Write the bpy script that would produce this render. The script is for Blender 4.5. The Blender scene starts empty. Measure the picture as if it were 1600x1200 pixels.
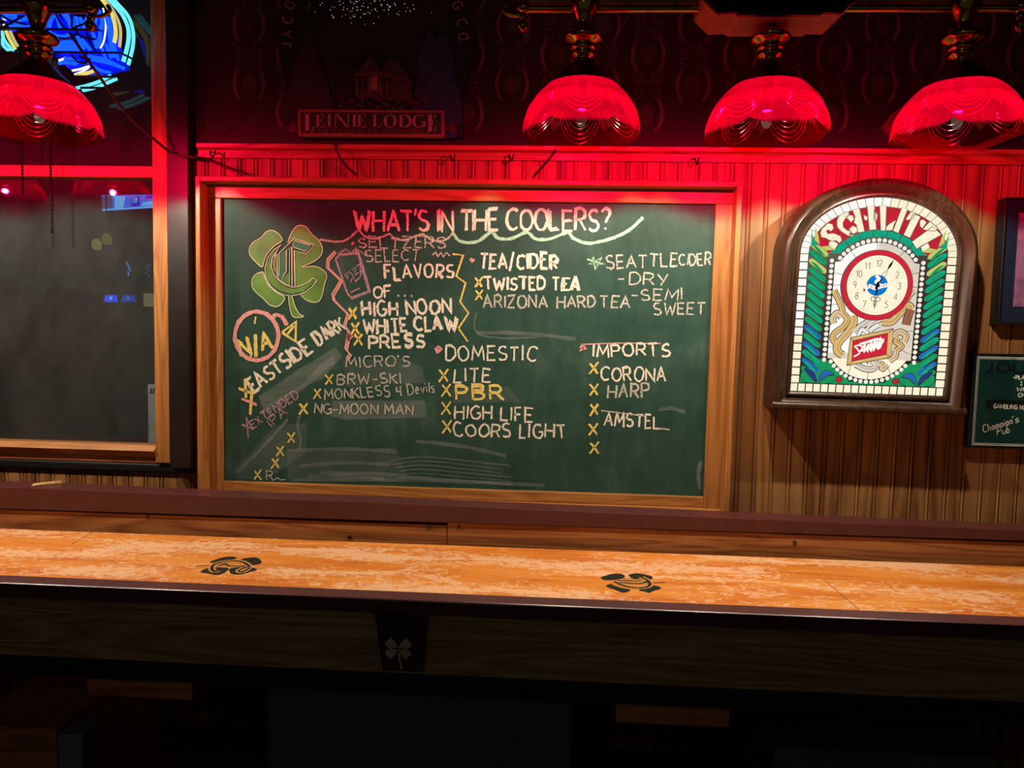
import bpy, math, random
from math import sin, cos, pi, radians, hypot
from mathutils import Vector, Matrix
random.seed(7)
scn = bpy.context.scene
COL = scn.collection

# ------------------------------------------------------------------ camera, world, exposure
CAM = Vector((0.0, -2.35, 1.35)); FPX = 1155.0
def cam_axes(y, p, r):
    f = Vector((-sin(y)*cos(p), cos(y)*cos(p), -sin(p)))
    r0 = Vector((cos(y), sin(y), 0)); u0 = r0.cross(f)
    return r0*cos(r)+u0*sin(r), u0*cos(r)-r0*sin(r), f
RR, UU, FF = cam_axes(radians(3.10), radians(3.94), radians(1.236))
cd = bpy.data.cameras.new('camera'); cam = bpy.data.objects.new('camera', cd); COL.objects.link(cam)
cd.sensor_fit = 'HORIZONTAL'; cd.sensor_width = 36.0; cd.lens = FPX/1600*36.0; cd.clip_start = 0.02
cam.matrix_world = Matrix(((RR.x, UU.x, -FF.x, CAM.x), (RR.y, UU.y, -FF.y, CAM.y), (RR.z, UU.z, -FF.z, CAM.z), (0, 0, 0, 1)))
scn.camera = cam
wd = bpy.data.worlds.new('world'); scn.world = wd; wd.use_nodes = True
wd.node_tree.nodes['Background'].inputs[0].default_value = (0.80, 0.92, 0.84, 1)
wd.node_tree.nodes['Background'].inputs[1].default_value = 0.03
scn.view_settings.view_transform = 'Standard'; scn.view_settings.look = 'None'
scn.view_settings.exposure = 0.0; scn.view_settings.gamma = 1.0; scn.view_settings.use_curve_mapping = False
BULB_W = 21.5          # watts of each lamp bulb
BULB_COL = (1.0, 0.86, 0.68)
hd = bpy.data.lights.new('added_fill_lamp', 'POINT'); hd.energy = 4.0; hd.color = (1.0, 0.9, 0.75); hd.shadow_soft_size = 0.03      # added unseen lamp behind the camera, for highlights and dim fill
ho = bpy.data.objects.new('added_fill_lamp', hd); COL.objects.link(ho); ho.location = (-0.5, -3.7, 2.35)

def W(p, y=0.0, z=None):
    """point of the plane y=const (or z=const) seen at a photo position, for laying out the walls and the table"""
    d = RR*((p[0]-800)/FPX)-UU*((p[1]-600)/FPX)+FF
    t = (y-CAM.y)/d.y if z is None else (z-CAM.z)/d.z
    return CAM+d*t
def zm(x0, y0, s, pts): return [(x0+a/s, y0+b/s) for a, b in pts]

# ------------------------------------------------------------------ materials
def lin(c):
    return tuple(((v/255)/12.92 if v/255 <= 0.04045 else ((v/255+0.055)/1.055)**2.4) for v in c)+(1,)
class NT:
    def __init__(s, name):
        s.m = bpy.data.materials.new(name); s.m.use_nodes = True
        s.t = s.m.node_tree; s.t.nodes.clear(); s.out = s.n('ShaderNodeOutputMaterial')
    def n(s, typ, **kw):
        nd = s.t.nodes.new(typ)
        for k, v in kw.items(): setattr(nd, k, v)
        return nd
    def l(s, a, b): s.t.links.new(a, b)
    def set(s, nd, key, v):
        if hasattr(v, 'is_output'): s.l(v, nd.inputs[key])
        else: nd.inputs[key].default_value = v
    def math(s, op, a, b=0.0, c=0.0, clamp=False):
        nd = s.n('ShaderNodeMath', operation=op); nd.use_clamp = clamp
        s.set(nd, 0, a); s.set(nd, 1, b); s.set(nd, 2, c); return nd.outputs[0]
    def coords(s, scale=(1, 1, 1), loc=(0, 0, 0)):
        tc = s.n('ShaderNodeTexCoord'); mp = s.n('ShaderNodeMapping'); s.l(tc.outputs['Object'], mp.inputs[0])
        mp.inputs['Scale'].default_value = scale; mp.inputs['Location'].default_value = loc
        return mp.outputs[0]
    def noise(s, vec, scale, detail=4, rough=0.6, dist=0.0):
        nd = s.n('ShaderNodeTexNoise'); s.l(vec, nd.inputs['Vector'])
        nd.inputs['Scale'].default_value = scale; nd.inputs['Detail'].default_value = detail
        nd.inputs['Roughness'].default_value = rough; nd.inputs['Distortion'].default_value = dist
        return nd.outputs[0]
    def ramp(s, f, stops):
        nd = s.n('ShaderNodeValToRGB'); s.l(f, nd.inputs[0]); e = nd.color_ramp.elements
        while len(e) < len(stops): e.new(0.5)
        for el, (p, c) in zip(e, stops): el.position = p; el.color = c if len(c) == 4 else tuple(c)+(1,)
        return nd.outputs[0]
    def mixc(s, f, a, b, mode='MIX'):
        nd = s.n('ShaderNodeMix', data_type='RGBA', blend_type=mode)
        s.set(nd, 0, f); s.set(nd, 6, a); s.set(nd, 7, b); return nd.outputs[2]
    def bsdf(s, col, rough=0.5, metal=0.0, bump=None, bstr=0.2, bdist=0.002, spec=0.5):
        b = s.n('ShaderNodeBsdfPrincipled'); s.set(b, 'Base Color', col); s.set(b, 'Roughness', rough)
        b.inputs['Metallic'].default_value = metal; b.inputs['Specular IOR Level'].default_value = spec
        if bump is not None:
            bn = s.n('ShaderNodeBump'); bn.inputs['Strength'].default_value = bstr; bn.inputs['Distance'].default_value = bdist
            s.l(bump, bn.inputs['Height']); s.l(bn.outputs[0], b.inputs['Normal'])
        return b.outputs[0]
    def mixs(s, f, a, b):
        nd = s.n('ShaderNodeMixShader'); s.set(nd, 0, f); s.l(a, nd.inputs[1]); s.l(b, nd.inputs[2]); return nd.outputs[0]
    def done(s, sh): s.l(sh, s.out.inputs[0]); return s.m

def paint(name, c, rough=0.5, metal=0.0, var=0.12, scale=25, spec=0.5):
    t = NT(name); v = t.coords(); n = t.noise(v, scale, 3)
    a = lin(c); lo = tuple(x*(1-var*2) for x in a[:3])+(1,); hi = tuple(min(1, x*(1+var)) for x in a[:3])+(1,)
    return t.done(t.bsdf(t.ramp(n, [(0.3, lo), (0.7, hi)]), rough, metal, n, 0.08, spec=spec))
def wood(name, dark, mid, light, axis='x', rough=0.42, sc=1.0, plank=None, bump=0.15):
    t = NT(name)
    st = {'x': (1.2, 16, 16), 'y': (16, 1.2, 16), 'z': (16, 16, 1.2)}[axis]
    tc = t.n('ShaderNodeTexCoord'); vec = tc.outputs['Object']; rnd = None
    if plank:
        sx = t.n('ShaderNodeSeparateXYZ'); t.l(vec, sx.inputs[0])
        k = t.math('FLOOR', t.math('DIVIDE', t.math('SUBTRACT', sx.outputs['XYZ'.index(plank[0].upper())], plank[2]), plank[1]))
        wn = t.n('ShaderNodeTexWhiteNoise', noise_dimensions='1D'); t.l(k, wn.inputs['W']); rnd = wn.outputs[0]
        cb = t.n('ShaderNodeCombineXYZ'); t.l(t.math('MULTIPLY', k, 3.7), cb.inputs[0]); t.l(t.math('MULTIPLY', k, 1.9), cb.inputs[2])
        va = t.n('ShaderNodeVectorMath', operation='ADD'); t.l(vec, va.inputs[0]); t.l(cb.outputs[0], va.inputs[1]); vec = va.outputs[0]
    mp = t.n('ShaderNodeMapping'); t.l(vec, mp.inputs[0]); mp.inputs['Scale'].default_value = tuple(q*sc for q in st)
    big = t.noise(mp.outputs[0], 0.8, 2, 0.5, 0.6)
    rings = t.math('FRACT', t.math('MULTIPLY', big, 9.0))
    rings = t.math('ABSOLUTE', t.math('SUBTRACT', rings, 0.5))
    mp2 = t.n('ShaderNodeMapping'); t.l(vec, mp2.inputs[0]); mp2.inputs['Scale'].default_value = tuple((q*5 if q > 2 else q*2.5)*sc for q in st)
    fine = t.noise(mp2.outputs[0], 3.0, 5, 0.7)
    f = t.math('ADD', t.math('MULTIPLY', rings, 0.9), t.math('MULTIPLY', fine, 0.75))
    if rnd is not None: f = t.math('ADD', f, t.math('MULTIPLY', t.math('SUBTRACT', rnd, 0.5), 0.35))
    col = t.ramp(f, [(0.22, lin(dark)), (0.52, lin(mid)), (0.85, lin(light))])
    return t.done(t.bsdf(col, rough, 0, f, bump, 0.0015))
def glow(name, c, s=1.0):
    t = NT(name); v = t.coords(); n = t.noise(v, 60, 2)
    e = t.n('ShaderNodeEmission'); a = lin(c)
    t.l(t.ramp(n, [(0.25, tuple(x*0.86 for x in a[:3])+(1,)), (0.7, a)]), e.inputs[0]); e.inputs[1].default_value = s
    return t.done(e.outputs[0])
def chalk(name, c, cover=0.5, sc=420):
    t = NT(name); v = t.coords(); n = t.noise(v, sc, 3, 0.75)
    d = t.n('ShaderNodeBsdfDiffuse'); d.inputs[0].default_value = lin(c); tr = t.n('ShaderNodeBsdfTransparent')
    f = t.ramp(n, [(cover-0.16, (0, 0, 0, 1)), (cover+0.10, (1, 1, 1, 1))])
    return t.done(t.mixs(t.math('MULTIPLY', f, 0.95), tr.outputs[0], d.outputs[0]))
def dust(name, c, amount, sc=(6, 1, 40)):
    t = NT(name); n = t.noise(t.coords(sc), 2.2, 5, 0.7); n2 = t.noise(t.coords(), 9, 3, 0.6)
    d = t.n('ShaderNodeBsdfDiffuse'); d.inputs[0].default_value = lin(c); tr = t.n('ShaderNodeBsdfTransparent')
    f = t.math('MULTIPLY', t.math('MULTIPLY', n, n2), amount*3.2, clamp=True)
    return t.done(t.mixs(f, tr.outputs[0], d.outputs[0]))
M = {}
M['oak'] = wood('honey_oak_frame', (122, 72, 28), (158, 101, 48), (174, 118, 62), 'x')
M['oak_v'] = wood('honey_oak_upright', (122, 72, 28), (158, 101, 48), (174, 118, 62), 'z')
M['bead'] = wood('beadboard_pine', (98, 58, 27), (134, 87, 46), (158, 110, 62), 'z', 0.5, 0.45, ('x', 0.0535, -0.96))
M['rail'] = wood('varnished_rail', (92, 40, 20), (140, 74, 40), (165, 96, 56), 'x')
M['panelwood'] = wood('table_back_board', (100, 52, 20), (165, 98, 48), (190, 122, 66), 'x', 0.5)
M['apron'] = wood('table_apron', (96, 70, 40), (150, 118, 76), (176, 145, 98), 'x', 0.5)
M['maroon'] = paint('maroon_paint', (84, 40, 40), 0.34, var=0.1)
M['black'] = paint('black_paint', (16, 14, 14), 0.5)
M['blackmetal'] = paint('black_metal', (14, 13, 13), 0.35, 0.3)
M['post'] = paint('dark_brown_paint', (27, 18, 16), 0.4, var=0.2)
M['ceil'] = paint('ceiling_paint', (60, 55, 50), 0.9)
M['floor'] = wood('floor_boards', (30, 20, 14), (52, 36, 24), (70, 50, 34), 'x')
M['plain'] = paint('dark_wall_paint', (60, 52, 48), 0.85)
M['brass'] = paint('aged_brass', (190, 140, 62), 0.16, 1.0, 0.15)
M['cap'] = paint('dark_bronze', (66, 48, 42), 0.42, 0.7)
M['walnut'] = wood('walnut_moulding', (34, 21, 13), (52, 33, 21), (66, 44, 29), 'z', 0.35)
M['cord'] = paint('dark_cord', (40, 16, 14), 0.5)
M['grey'] = paint('grey_panel', (78, 80, 80), 0.7)
M['steel'] = paint('dark_iron', (30, 28, 28), 0.35, 0.8)

# chalkboard slate
t = NT('green_slate'); n = t.noise(t.coords((1, 1, 1.6)), 3.5, 5, 0.65, 0.4); n2 = t.noise(t.coords((8, 8, 2)), 5, 4, 0.6)
f = t.math('ADD', t.math('MULTIPLY', n, 0.7), t.math('MULTIPLY', n2, 0.3))
M['slate'] = t.done(t.bsdf(t.ramp(f, [(0.35, lin((31, 58, 48))), (0.55, lin((44, 72, 61))), (0.72, lin((68, 91, 81)))]), 0.5, 0, n2, 0.04, spec=0.2))
# playing surface
t = NT('worn_orange_maple'); n = t.noise(t.coords((1.0, 7, 7)), 3.0, 4, 0.6, 0.3)
base = t.ramp(n, [(0.3, lin((190, 96, 26))), (0.52, lin((214, 128, 44))), (0.72, lin((228, 152, 72)))])
g = t.noise(t.coords((15, 22, 20)), 2.4, 6, 0.8, 1.0); pa = t.noise(t.coords((1.0, 4, 3)), 2.2, 3, 0.6, 0.5)
ff = t.math('ADD', t.math('MULTIPLY', g, 1.0), t.math('MULTIPLY', pa, 0.75))
wear = t.ramp(ff, [(0.86, (0, 0, 0, 1)), (0.95, (0.85, 0.85, 0.85, 1))])
M['surface'] = t.done(t.bsdf(t.mixc(wear, base, lin((232, 184, 140))), t.math('ADD', 0.26, t.math('MULTIPLY', ff, 0.22)), 0, ff, 0.1, 0.001))
# dusty window glass
t = NT('dusty_window_glass')
tr = t.n('ShaderNodeBsdfTransparent'); tr.inputs[0].default_value = (0.86, 0.88, 0.86, 1)
gl = t.n('ShaderNodeBsdfGlossy'); gl.inputs[0].default_value = (1, 1, 1, 1); gl.inputs[1].default_value = 0.015
df = t.n('ShaderNodeBsdfDiffuse'); df.inputs[0].default_value = lin((180, 186, 184))
nz = t.noise(t.coords((1.2, 1, 0.7)), 3.5, 6, 0.7, 0.5); du = t.ramp(nz, [(0.3, (0.016,)*3+(1,)), (0.75, (0.05,)*3+(1,))])
M['pane'] = t.done(t.mixs(0.07, t.mixs(du, tr.outputs[0], df.outputs[0]), gl.outputs[0]))
M['pane_up'] = M['pane'].copy(); M['pane_up'].name = 'cleaner_window_glass'
for n_ in M['pane_up'].node_tree.nodes:
    if n_.type == 'MIX_SHADER' and not n_.inputs[0].is_linked: n_.inputs[0].default_value = 0.02
for e_, q_ in zip([n_ for n_ in M['pane_up'].node_tree.nodes if n_.type == 'VALTORGB'][0].color_ramp.elements, (0.02, 0.05)): e_.color = (q_, q_, q_, 1)
# ruby shade glass: frosted ruby band fading to a clear band at the scalloped rim
SHADE_Z = 1.832
def ruby(name, outer):
    t = NT(name); geo = t.n('ShaderNodeNewGeometry'); sx = t.n('ShaderNodeSeparateXYZ'); t.l(geo.outputs['Position'], sx.inputs[0])
    mr = t.n('ShaderNodeMapRange', interpolation_type='SMOOTHSTEP'); t.l(sx.outputs[2], mr.inputs[0])
    mr.inputs[1].default_value = SHADE_Z-0.002; mr.inputs[2].default_value = SHADE_Z+0.010
    k = mr.outputs[0]
    tr = t.n('ShaderNodeBsdfTransparent'); mr2 = t.n('ShaderNodeMapRange', interpolation_type='SMOOTHSTEP'); t.l(sx.outputs[2], mr2.inputs[0]); mr2.inputs[1].default_value = SHADE_Z+0.044; mr2.inputs[2].default_value = SHADE_Z+0.088
    t.l(t.mixc(k, (0.95, 0.55, 0.6, 1), t.mixc(mr2.outputs[0], (0.97, 0.05, 0.31, 1), (0.30, 0.012, 0.09, 1))), tr.inputs[0])
    sh = tr.outputs[0]
    if outer:
        tl = t.n('ShaderNodeBsdfTranslucent'); tl.inputs[0].default_value = (0.95, 0.004, 0.105, 1)
        sh = t.mixs(t.math('MULTIPLY', k, t.math('MULTIPLY_ADD', mr2.outputs[0], 0.05, 0.026)), sh, tl.outputs[0])
    gl = t.n('ShaderNodeBsdfGlossy'); gl.inputs[1].default_value = 0.07
    return t.done(t.mixs(t.math('MULTIPLY', mr2.outputs[0], 0.09 if outer else 0.0), sh, gl.outputs[0]))
M['ruby'] = ruby('ruby_glass_outer', True); M['ruby_in'] = ruby('ruby_glass_inner', False)
t = NT('ruby_glass_ridge'); tl = t.n('ShaderNodeBsdfTranslucent'); tl.inputs[0].default_value = (0.95, 0.10, 0.22, 1); tr = t.n('ShaderNodeBsdfTransparent'); tr.inputs[0].default_value = (0.96, 0.2, 0.4, 1)
gl = t.n('ShaderNodeBsdfGlossy'); gl.inputs[1].default_value = 0.12
M['ruby_rib'] = t.done(t.mixs(0.05, t.mixs(0.10, tr.outputs[0], tl.outputs[0]), gl.outputs[0]))
t = NT('warm_bulb'); e = t.n('ShaderNodeEmission'); e.inputs[0].default_value = BULB_COL+(1,); e.inputs[1].default_value = 0.03
tr = t.n('ShaderNodeBsdfTransparent'); ad = t.n('ShaderNodeAddShader'); t.l(e.outputs[0], ad.inputs[0]); t.l(tr.outputs[0], ad.inputs[1])
M['bulb'] = t.done(ad.outputs[0])
M['paper_dark'] = paint('wallpaper_ground', (26, 19, 20), 0.7)
M['paper_mid'] = paint('wallpaper_motif', (54, 36, 39), 0.6)
M['paper_lite'] = paint('wallpaper_line', (92, 68, 70), 0.55)
M['ck_white'] = chalk('white_chalk', (236, 226, 208), 0.43)
M['ck_soft'] = chalk('thin_white_chalk', (214, 208, 194), 0.5)
M['ck_yellow'] = chalk('yellow_chalk', (236, 214, 120), 0.45)
M['ck_pink'] = chalk('pink_chalk', (232, 164, 160), 0.45)
M['ck_mint'] = chalk('mint_chalk', (170, 222, 190), 0.45)
M['ck_mauve'] = chalk('mauve_chalk', (190, 150, 160), 0.5)
M['dust'] = dust('wiped_chalk_dust', (170, 172, 166), 0.10)
M['dust_strong'] = dust('streaked_chalk_dust', (190, 192, 186), 0.15, (3, 1, 60))
M['clover'] = paint('clover_green_paint', (92, 136, 50), 0.5, var=0.2, scale=12)
M['clover_teal'] = paint('clover_teal_paint', (44, 116, 84), 0.5)
M['clover_line'] = paint('clover_outline', (214, 210, 170), 0.5)

# ------------------------------------------------------------------ mesh building
OFF = {}
class MB:
    def __init__(s): s.v = []; s.f = []; s.mi = []; s.sm = []
    def add(s, vs, fs, mi=0, sm=False):
        b = len(s.v); s.v += [tuple(q) for q in vs]
        for f in fs: s.f.append(tuple(i+b for i in f)); s.mi.append(mi); s.sm.append(sm)
        return s
    def hexa(s, p, mi=0):
        return s.add(p, [(0, 3, 2, 1), (4, 5, 6, 7), (0, 1, 5, 4), (1, 2, 6, 5), (2, 3, 7, 6), (3, 0, 4, 7)], mi)
    def box(s, x0, x1, y0, y1, z0, z1, mi=0):
        return s.hexa([(x0, y0, z0), (x1, y0, z0), (x1, y1, z0), (x0, y1, z0), (x0, y0, z1), (x1, y0, z1), (x1, y1, z1), (x0, y1, z1)], mi)
    def prism(s, front, vec, mi=0, mside=None):
        n = len(front); vec = Vector(vec); fr = [Vector(p) for p in front]; bk = [p+vec for p in fr]
        s.add(fr+bk, [tuple(range(n)), tuple(range(2*n-1, n-1, -1))], mi)
        s.add(fr+bk, [(i, i+n, (i+1) % n+n, (i+1) % n) for i in range(n)], mi if mside is None else mside)
        return s
    def face(s, pts, mi=0): return s.add(pts, [tuple(range(len(pts)))], mi)
    def tube(s, pts, r, n=8, mi=0, closed=False):
        P = [Vector(p) for p in pts]; m = len(P); rings = []; up = None
        for i, p in enumerate(P):
            a = P[(i-1) % m] if (closed or i > 0) else p; b = P[(i+1) % m] if (closed or i < m-1) else p
            d = (b-a).normalized() if (b-a).length > 1e-9 else Vector((0, 0, 1))
            if up is None:
                up = d.cross(Vector((0, 0, 1)));
                if up.length < 0.1: up = d.cross(Vector((1, 0, 0)))
            up = (up-d*up.dot(d)).normalized(); w = d.cross(up)
            rr = r[i] if isinstance(r, (list, tuple)) else r
            rings.append([p+(up*cos(2*pi*k/n)+w*sin(2*pi*k/n))*rr for k in range(n)])
        vs = [q for ring in rings for q in ring]; fs = []
        for i in range(m if closed else m-1):
            j = (i+1) % m
            fs += [(i*n+k, i*n+(k+1) % n, j*n+(k+1) % n, j*n+k) for k in range(n)]
        s.add(vs, fs, mi, True)
        if not closed: s.add(vs, [tuple(range(n-1, -1, -1)), tuple((m-1)*n+k for k in range(n))], mi)
        return s
    def lathe(s, prof, c, n=32, mi=0, caps=True):
        c = Vector(c); vs = [c+Vector((r*cos(2*pi*k/n), r*sin(2*pi*k/n), z)) for r, z in prof for k in range(n)]
        fs = [(i*n+k, i*n+(k+1) % n, (i+1)*n+(k+1) % n, (i+1)*n+k) for i in range(len(prof)-1) for k in range(n)]
        s.add(vs, fs, mi, True)
        if caps:
            m = len(prof); s.add(vs, [tuple(range(n-1, -1, -1)), tuple((m-1)*n+k for k in range(n))], mi)
        return s
    def sphere(s, c, r, n=16, m=10, mi=0, sc=(1, 1, 1)):
        c = Vector(c); vs = [c+Vector((0, 0, -r*sc[2]))]
        for i in range(1, m):
            a = -pi/2+pi*i/m
            vs += [c+Vector((r*sc[0]*cos(a)*cos(2*pi*k/n), r*sc[1]*cos(a)*sin(2*pi*k/n), r*sc[2]*sin(a))) for k in range(n)]
        vs.append(c+Vector((0, 0, r*sc[2]))); L = len(vs)-1
        fs = [(0, 1+(k+1) % n, 1+k) for k in range(n)]
        fs += [(1+i*n+k, 1+i*n+(k+1) % n, 1+(i+1)*n+(k+1) % n, 1+(i+1)*n+k) for i in range(m-2) for k in range(n)]
        fs += [(L, 1+(m-2)*n+k, 1+(m-2)*n+(k+1) % n) for k in range(n)]
        return s.add(vs, fs, mi, True)
    def ribbon(s, pts, w, nrm, mi=0, closed=False, taper=0.0):
        P = [Vector(p) for p in pts]; nrm = Vector(nrm); m = len(P)
        if m < 2: return s
        vs = []
        for i, p in enumerate(P):
            a = P[(i-1) % m] if (closed or i > 0) else p; b = P[(i+1) % m] if (closed or i < m-1) else p
            d = b-a; d = d.normalized() if d.length > 1e-9 else Vector((1, 0, 0))
            side = nrm.cross(d).normalized(); ww = (w[i] if isinstance(w, (list, tuple)) else w)/2
            k = 1.0
            if 0 < i < m-1 or closed:
                d1 = (p-a); d2 = (b-p)
                if d1.length > 1e-9 and d2.length > 1e-9:
                    cs = max(-1, min(1, d1.normalized().dot(d2.normalized()))); k = min(1.6, 1/max(0.35, math.sqrt((1+cs)/2)))
            vs += [p+side*ww*k, p-side*ww*k]
        fs = [(2*i+1, 2*((i+1) % m)+1, 2*((i+1) % m), 2*i) for i in range(m if closed else m-1)]
        return s.add(vs, fs, mi)
    def build(s, name, mats, parent=None, bevel=0.0, seg=2):
        me = bpy.data.meshes.new(name)
        o0 = Vector((0, 0, 0)); q = parent
        while q is not None: o0 = OFF.get(q.name, Vector((0, 0, 0))); root = q; q = q.parent
        me.from_pydata([tuple(Vector(v)-o0) for v in s.v], [], s.f)
        for mt in (mats if isinstance(mats, (list, tuple)) else [mats]): me.materials.append(M[mt] if isinstance(mt, str) else mt)
        me.polygons.foreach_set('material_index', s.mi); me.polygons.foreach_set('use_smooth', s.sm); me.update()
        o = bpy.data.objects.new(name, me); COL.objects.link(o)
        if parent: o.parent = parent
        if bevel:
            md = o.modifiers.new('bevel', 'BEVEL'); md.width = bevel; md.segments = seg; md.limit_method = 'ANGLE'
        return o
def tag(o, label=None, cat=None, group=None, kind=None):
    for k, v in (('label', label), ('category', cat), ('group', group), ('kind', kind)):
        if v: o[k] = v
    return o
def thing(name, loc, label, cat, group=None):
    o = bpy.data.objects.new(name, None); COL.objects.link(o); o.location = loc; o.empty_display_size = 0.05
    OFF[o.name] = Vector(loc); return tag(o, label, cat, group)
def struct(mb, name, mats, label=None, bevel=0.0):
    return tag(mb.build(name, mats, None, bevel), label, 'building', None, 'structure')
def smooth(pts, n=6, closed=False):
    P = [Vector(p) for p in pts]; m = len(P); out = []
    for i in range(m if closed else m-1):
        p0 = P[(i-1) % m] if closed or i > 0 else P[0]; p1 = P[i]; p2 = P[(i+1) % m]; p3 = P[(i+2) % m] if closed or i+2 < m else P[-1]
        for k in range(n):
            u = k/n
            out.append(0.5*((2*p1)+(p2-p0)*u+(2*p0-5*p1+4*p2-p3)*u*u+(3*p1-p0-3*p2+p3)*u**3))
    if not closed: out.append(P[-1])
    return out
def s2(pts, n=6, closed=False): return [(q.x, q.y) for q in smooth([(a, b, 0) for a, b in pts], n, closed)]

# ------------------------------------------------------------------ the room
struct(MB().box(-4, 3.4, -4.2, 0.06, -0.05, 0), 'floor', 'floor', 'dark board floor under the long table')
struct(MB().box(-4, 3.4, -4.2, 0.06, 2.75, 2.8), 'ceiling', 'ceil', 'dark ceiling above the red lamps')
struct(MB().box(3.4, 3.46, -4.2, 0.06, 0, 2.75), 'wall_right', 'plain', 'plain dark side wall')
struct(MB().box(-4.06, -4.0, -4.2, 0.06, 0, 2.75), 'wall_left', 'plain', 'plain dark side wall beyond the window')
# beadboard wall: a real grooved profile run up the wall
PITCH = 0.0535
def bead_run(mb, x0, x1, z0, z1, mi=0):
    pr = [(x0, 0.0)]
    k = math.ceil((x0-(-0.96)+0.012)/PITCH)
    while -0.96+k*PITCH+0.012 < x1:
        g = -0.96+k*PITCH
        pr += [(g-0.0085, 0), (g-0.0070, 0.005), (g-0.0050, 0.005), (g-0.0035, 0.0005), (g, -0.001), (g+0.0035, 0.0005), (g+0.0050, 0.005), (g+0.0070, 0.005), (g+0.0085, 0)]
        k += 1
    pr.append((x1, 0.0)); n = len(pr)
    vs = [(x, y, z0) for x, y in pr]+[(x, y, z1) for x, y in pr]
    mb.add(vs, [(i, i+1, i+1+n, i+n) for i in range(n-1)], mi)
    mb.box(x0, x1, 0.006, 0.06, z0, z1, mi)
wall = MB()
bead_run(wall, -1.238, 3.4, 0, 1.90); bead_run(wall, -2.75, -1.238, 0, 0.90)
wall.box(-4.0, -2.75, 0, 0.06, 0, 2.75, 1); wall.box(-2.75, -1.238, 0, 0.06, 2.62, 2.75, 1)
wall.box(-1.238, 3.4, 0, 0.06, 1.90, 2.75, 1)
# wallpaper: damask of ovals in crescents and butterfly scrolls, laid on the wall
def wp(x, z): return (x, -0.0006, z)
def arc(cx, cy, rx, ry, a0, a1, n=10): return [(cx+rx*cos(radians(a0+(a1-a0)*i/n)), cy+ry*sin(radians(a0+(a1-a0)*i/n))) for i in range(n+1)]
WN = (0, -1, 0)
x_ref = W((1013, 86)).x; z_ref = W((1013, 86)).z; dx = W((1083, 130)).x-x_ref; dz = 0.178
for i in range(-9, 22):
    for j in range(-3, 6):
        cx = x_ref+i*dx; cz = z_ref+j*dz+(dz/2 if i % 2 else 0)
        if cx < -1.10 or cx > 3.2 or cz < 1.97 or cz > 2.70: continue
        wall.add([(cx, -0.0004, cz)]+[wp(a, b) for a, b in arc(cx, cz, 0.024, 0.030, 0, 340, 17)], [(0, k, k+1) for k in range(1, 18)]+[(0, 18, 1)], 2)
        for sg in (-1, 1):
            cr = arc(cx, cz, 0.047*sg, 0.062, -58, 58, 12)
            wall.ribbon([wp(*q) for q in cr], [0.002+0.008*sin(pi*k/12) for k in range(13)], WN, 3)
            wall.ribbon([wp(*q) for q in arc(cx, cz, 0.053*sg, 0.070, -50, 50, 12)], 0.0016, WN, 3)
        bz = cz+dz/2                                            # butterfly scroll between two ovals
        for sg in (-1, 1):
            sp = [(cx+sg*(0.034+(0.026-0.02*k/22)*cos(0.6+k*0.42)), bz+0.018+(0.026-0.02*k/22)*sin(0.6+k*0.42)*0.95) for k in range(23)]
            wall.ribbon([wp(*q) for q in sp], 0.0026, WN, 3)
            sp = [(cx+sg*(0.030+(0.020-0.014*k/18)*cos(-0.8-k*0.42)), bz-0.022+(0.020-0.014*k/18)*sin(-0.8-k*0.42)) for k in range(19)]
            wall.ribbon([wp(*q) for q in sp], 0.0026, WN, 3)
            wall.ribbon([wp(*q) for q in s2([(cx, bz-0.03), (cx+sg*0.008, bz-0.005), (cx+sg*0.004, bz+0.012), (cx+sg*0.014, bz+0.034)], 4)], 0.004, WN, 2)
            wall.face([wp(*q) for q in arc(cx+sg*0.034, bz+0.018, 0.015*sg, 0.016, 0, 330, 11)], 2)
wo = struct(wall, 'wall_back', ['bead', 'paper_dark', 'paper_mid', 'paper_lite'], 'pine beadboard wall with damask wallpaper above the rail')
# chair rail
struct(MB().prism([(-1.14, 0, 1.886), (-1.14, -0.014, 1.886), (-1.14, -0.016, 1.908), (-1.14, -0.030, 1.914), (-1.14, -0.032, 1.926), (-1.14, 0, 1.928)], (4.54, 0, 0)), 'trim_1', 'rail', 'varnished chair rail between wallpaper and beadboard')
# window: dark post, sill, sashes, panes
struct(MB().box(-1.236, -1.163, -0.035, 0.06, 0.885, 2.75), 'trim_2', 'post', 'dark brown painted post between window and chalkboard', 0.004)
sill = MB(); sill.prism([(-2.8, -0.011, 0.868), (-2.8, -0.012, 0.889), (-2.8, -0.010, 0.896), (-2.8, 0.03, 0.900), (-2.8, 0.03, 0.866)], (1.633, 0, 0))
struct(sill, 'trim_3', 'black', 'black painted window sill', 0.003)
GX0 = -2.72; gx1 = -1.290
win = MB().box(gx1, -1.238, -0.02, 0.045, 0.90, 2.62); w1 = struct(win, 'window_1', 'oak_v', 'oak sash window beside the dark post', 0.003)
MB().box(-2.75, GX0, -0.02, 0.045, 0.90, 2.62).build('stile', 'oak_v', w1, 0.003)
MB().box(GX0, gx1, -0.012, 0.045, 1.822, 1.858).build('meeting_rail', 'oak', w1, 0.003)
MB().prism([(GX0, -0.018, 0.918), (GX0, -0.030, 0.940), (GX0, -0.012, 0.956), (GX0, 0.04, 0.956), (GX0, 0.04, 0.918)], (gx1-GX0, 0, 0)).build('bottom_rail', 'oak', w1)
MB().box(GX0, gx1, -0.012, 0.045, 0.897, 0.918).build('stool', 'rail', w1, 0.002)
MB().box(GX0, gx1, -0.012, 0.045, 2.56, 2.62).build('top_rail', 'oak', w1, 0.003)
MB().box(GX0, gx1, 0.018, 0.022, 0.956, 1.822).build('pane', 'pane', w1)
MB().box(GX0, gx1, 0.026, 0.030, 1.858, 2.56).build('pane', 'pane_up', w1)
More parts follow.
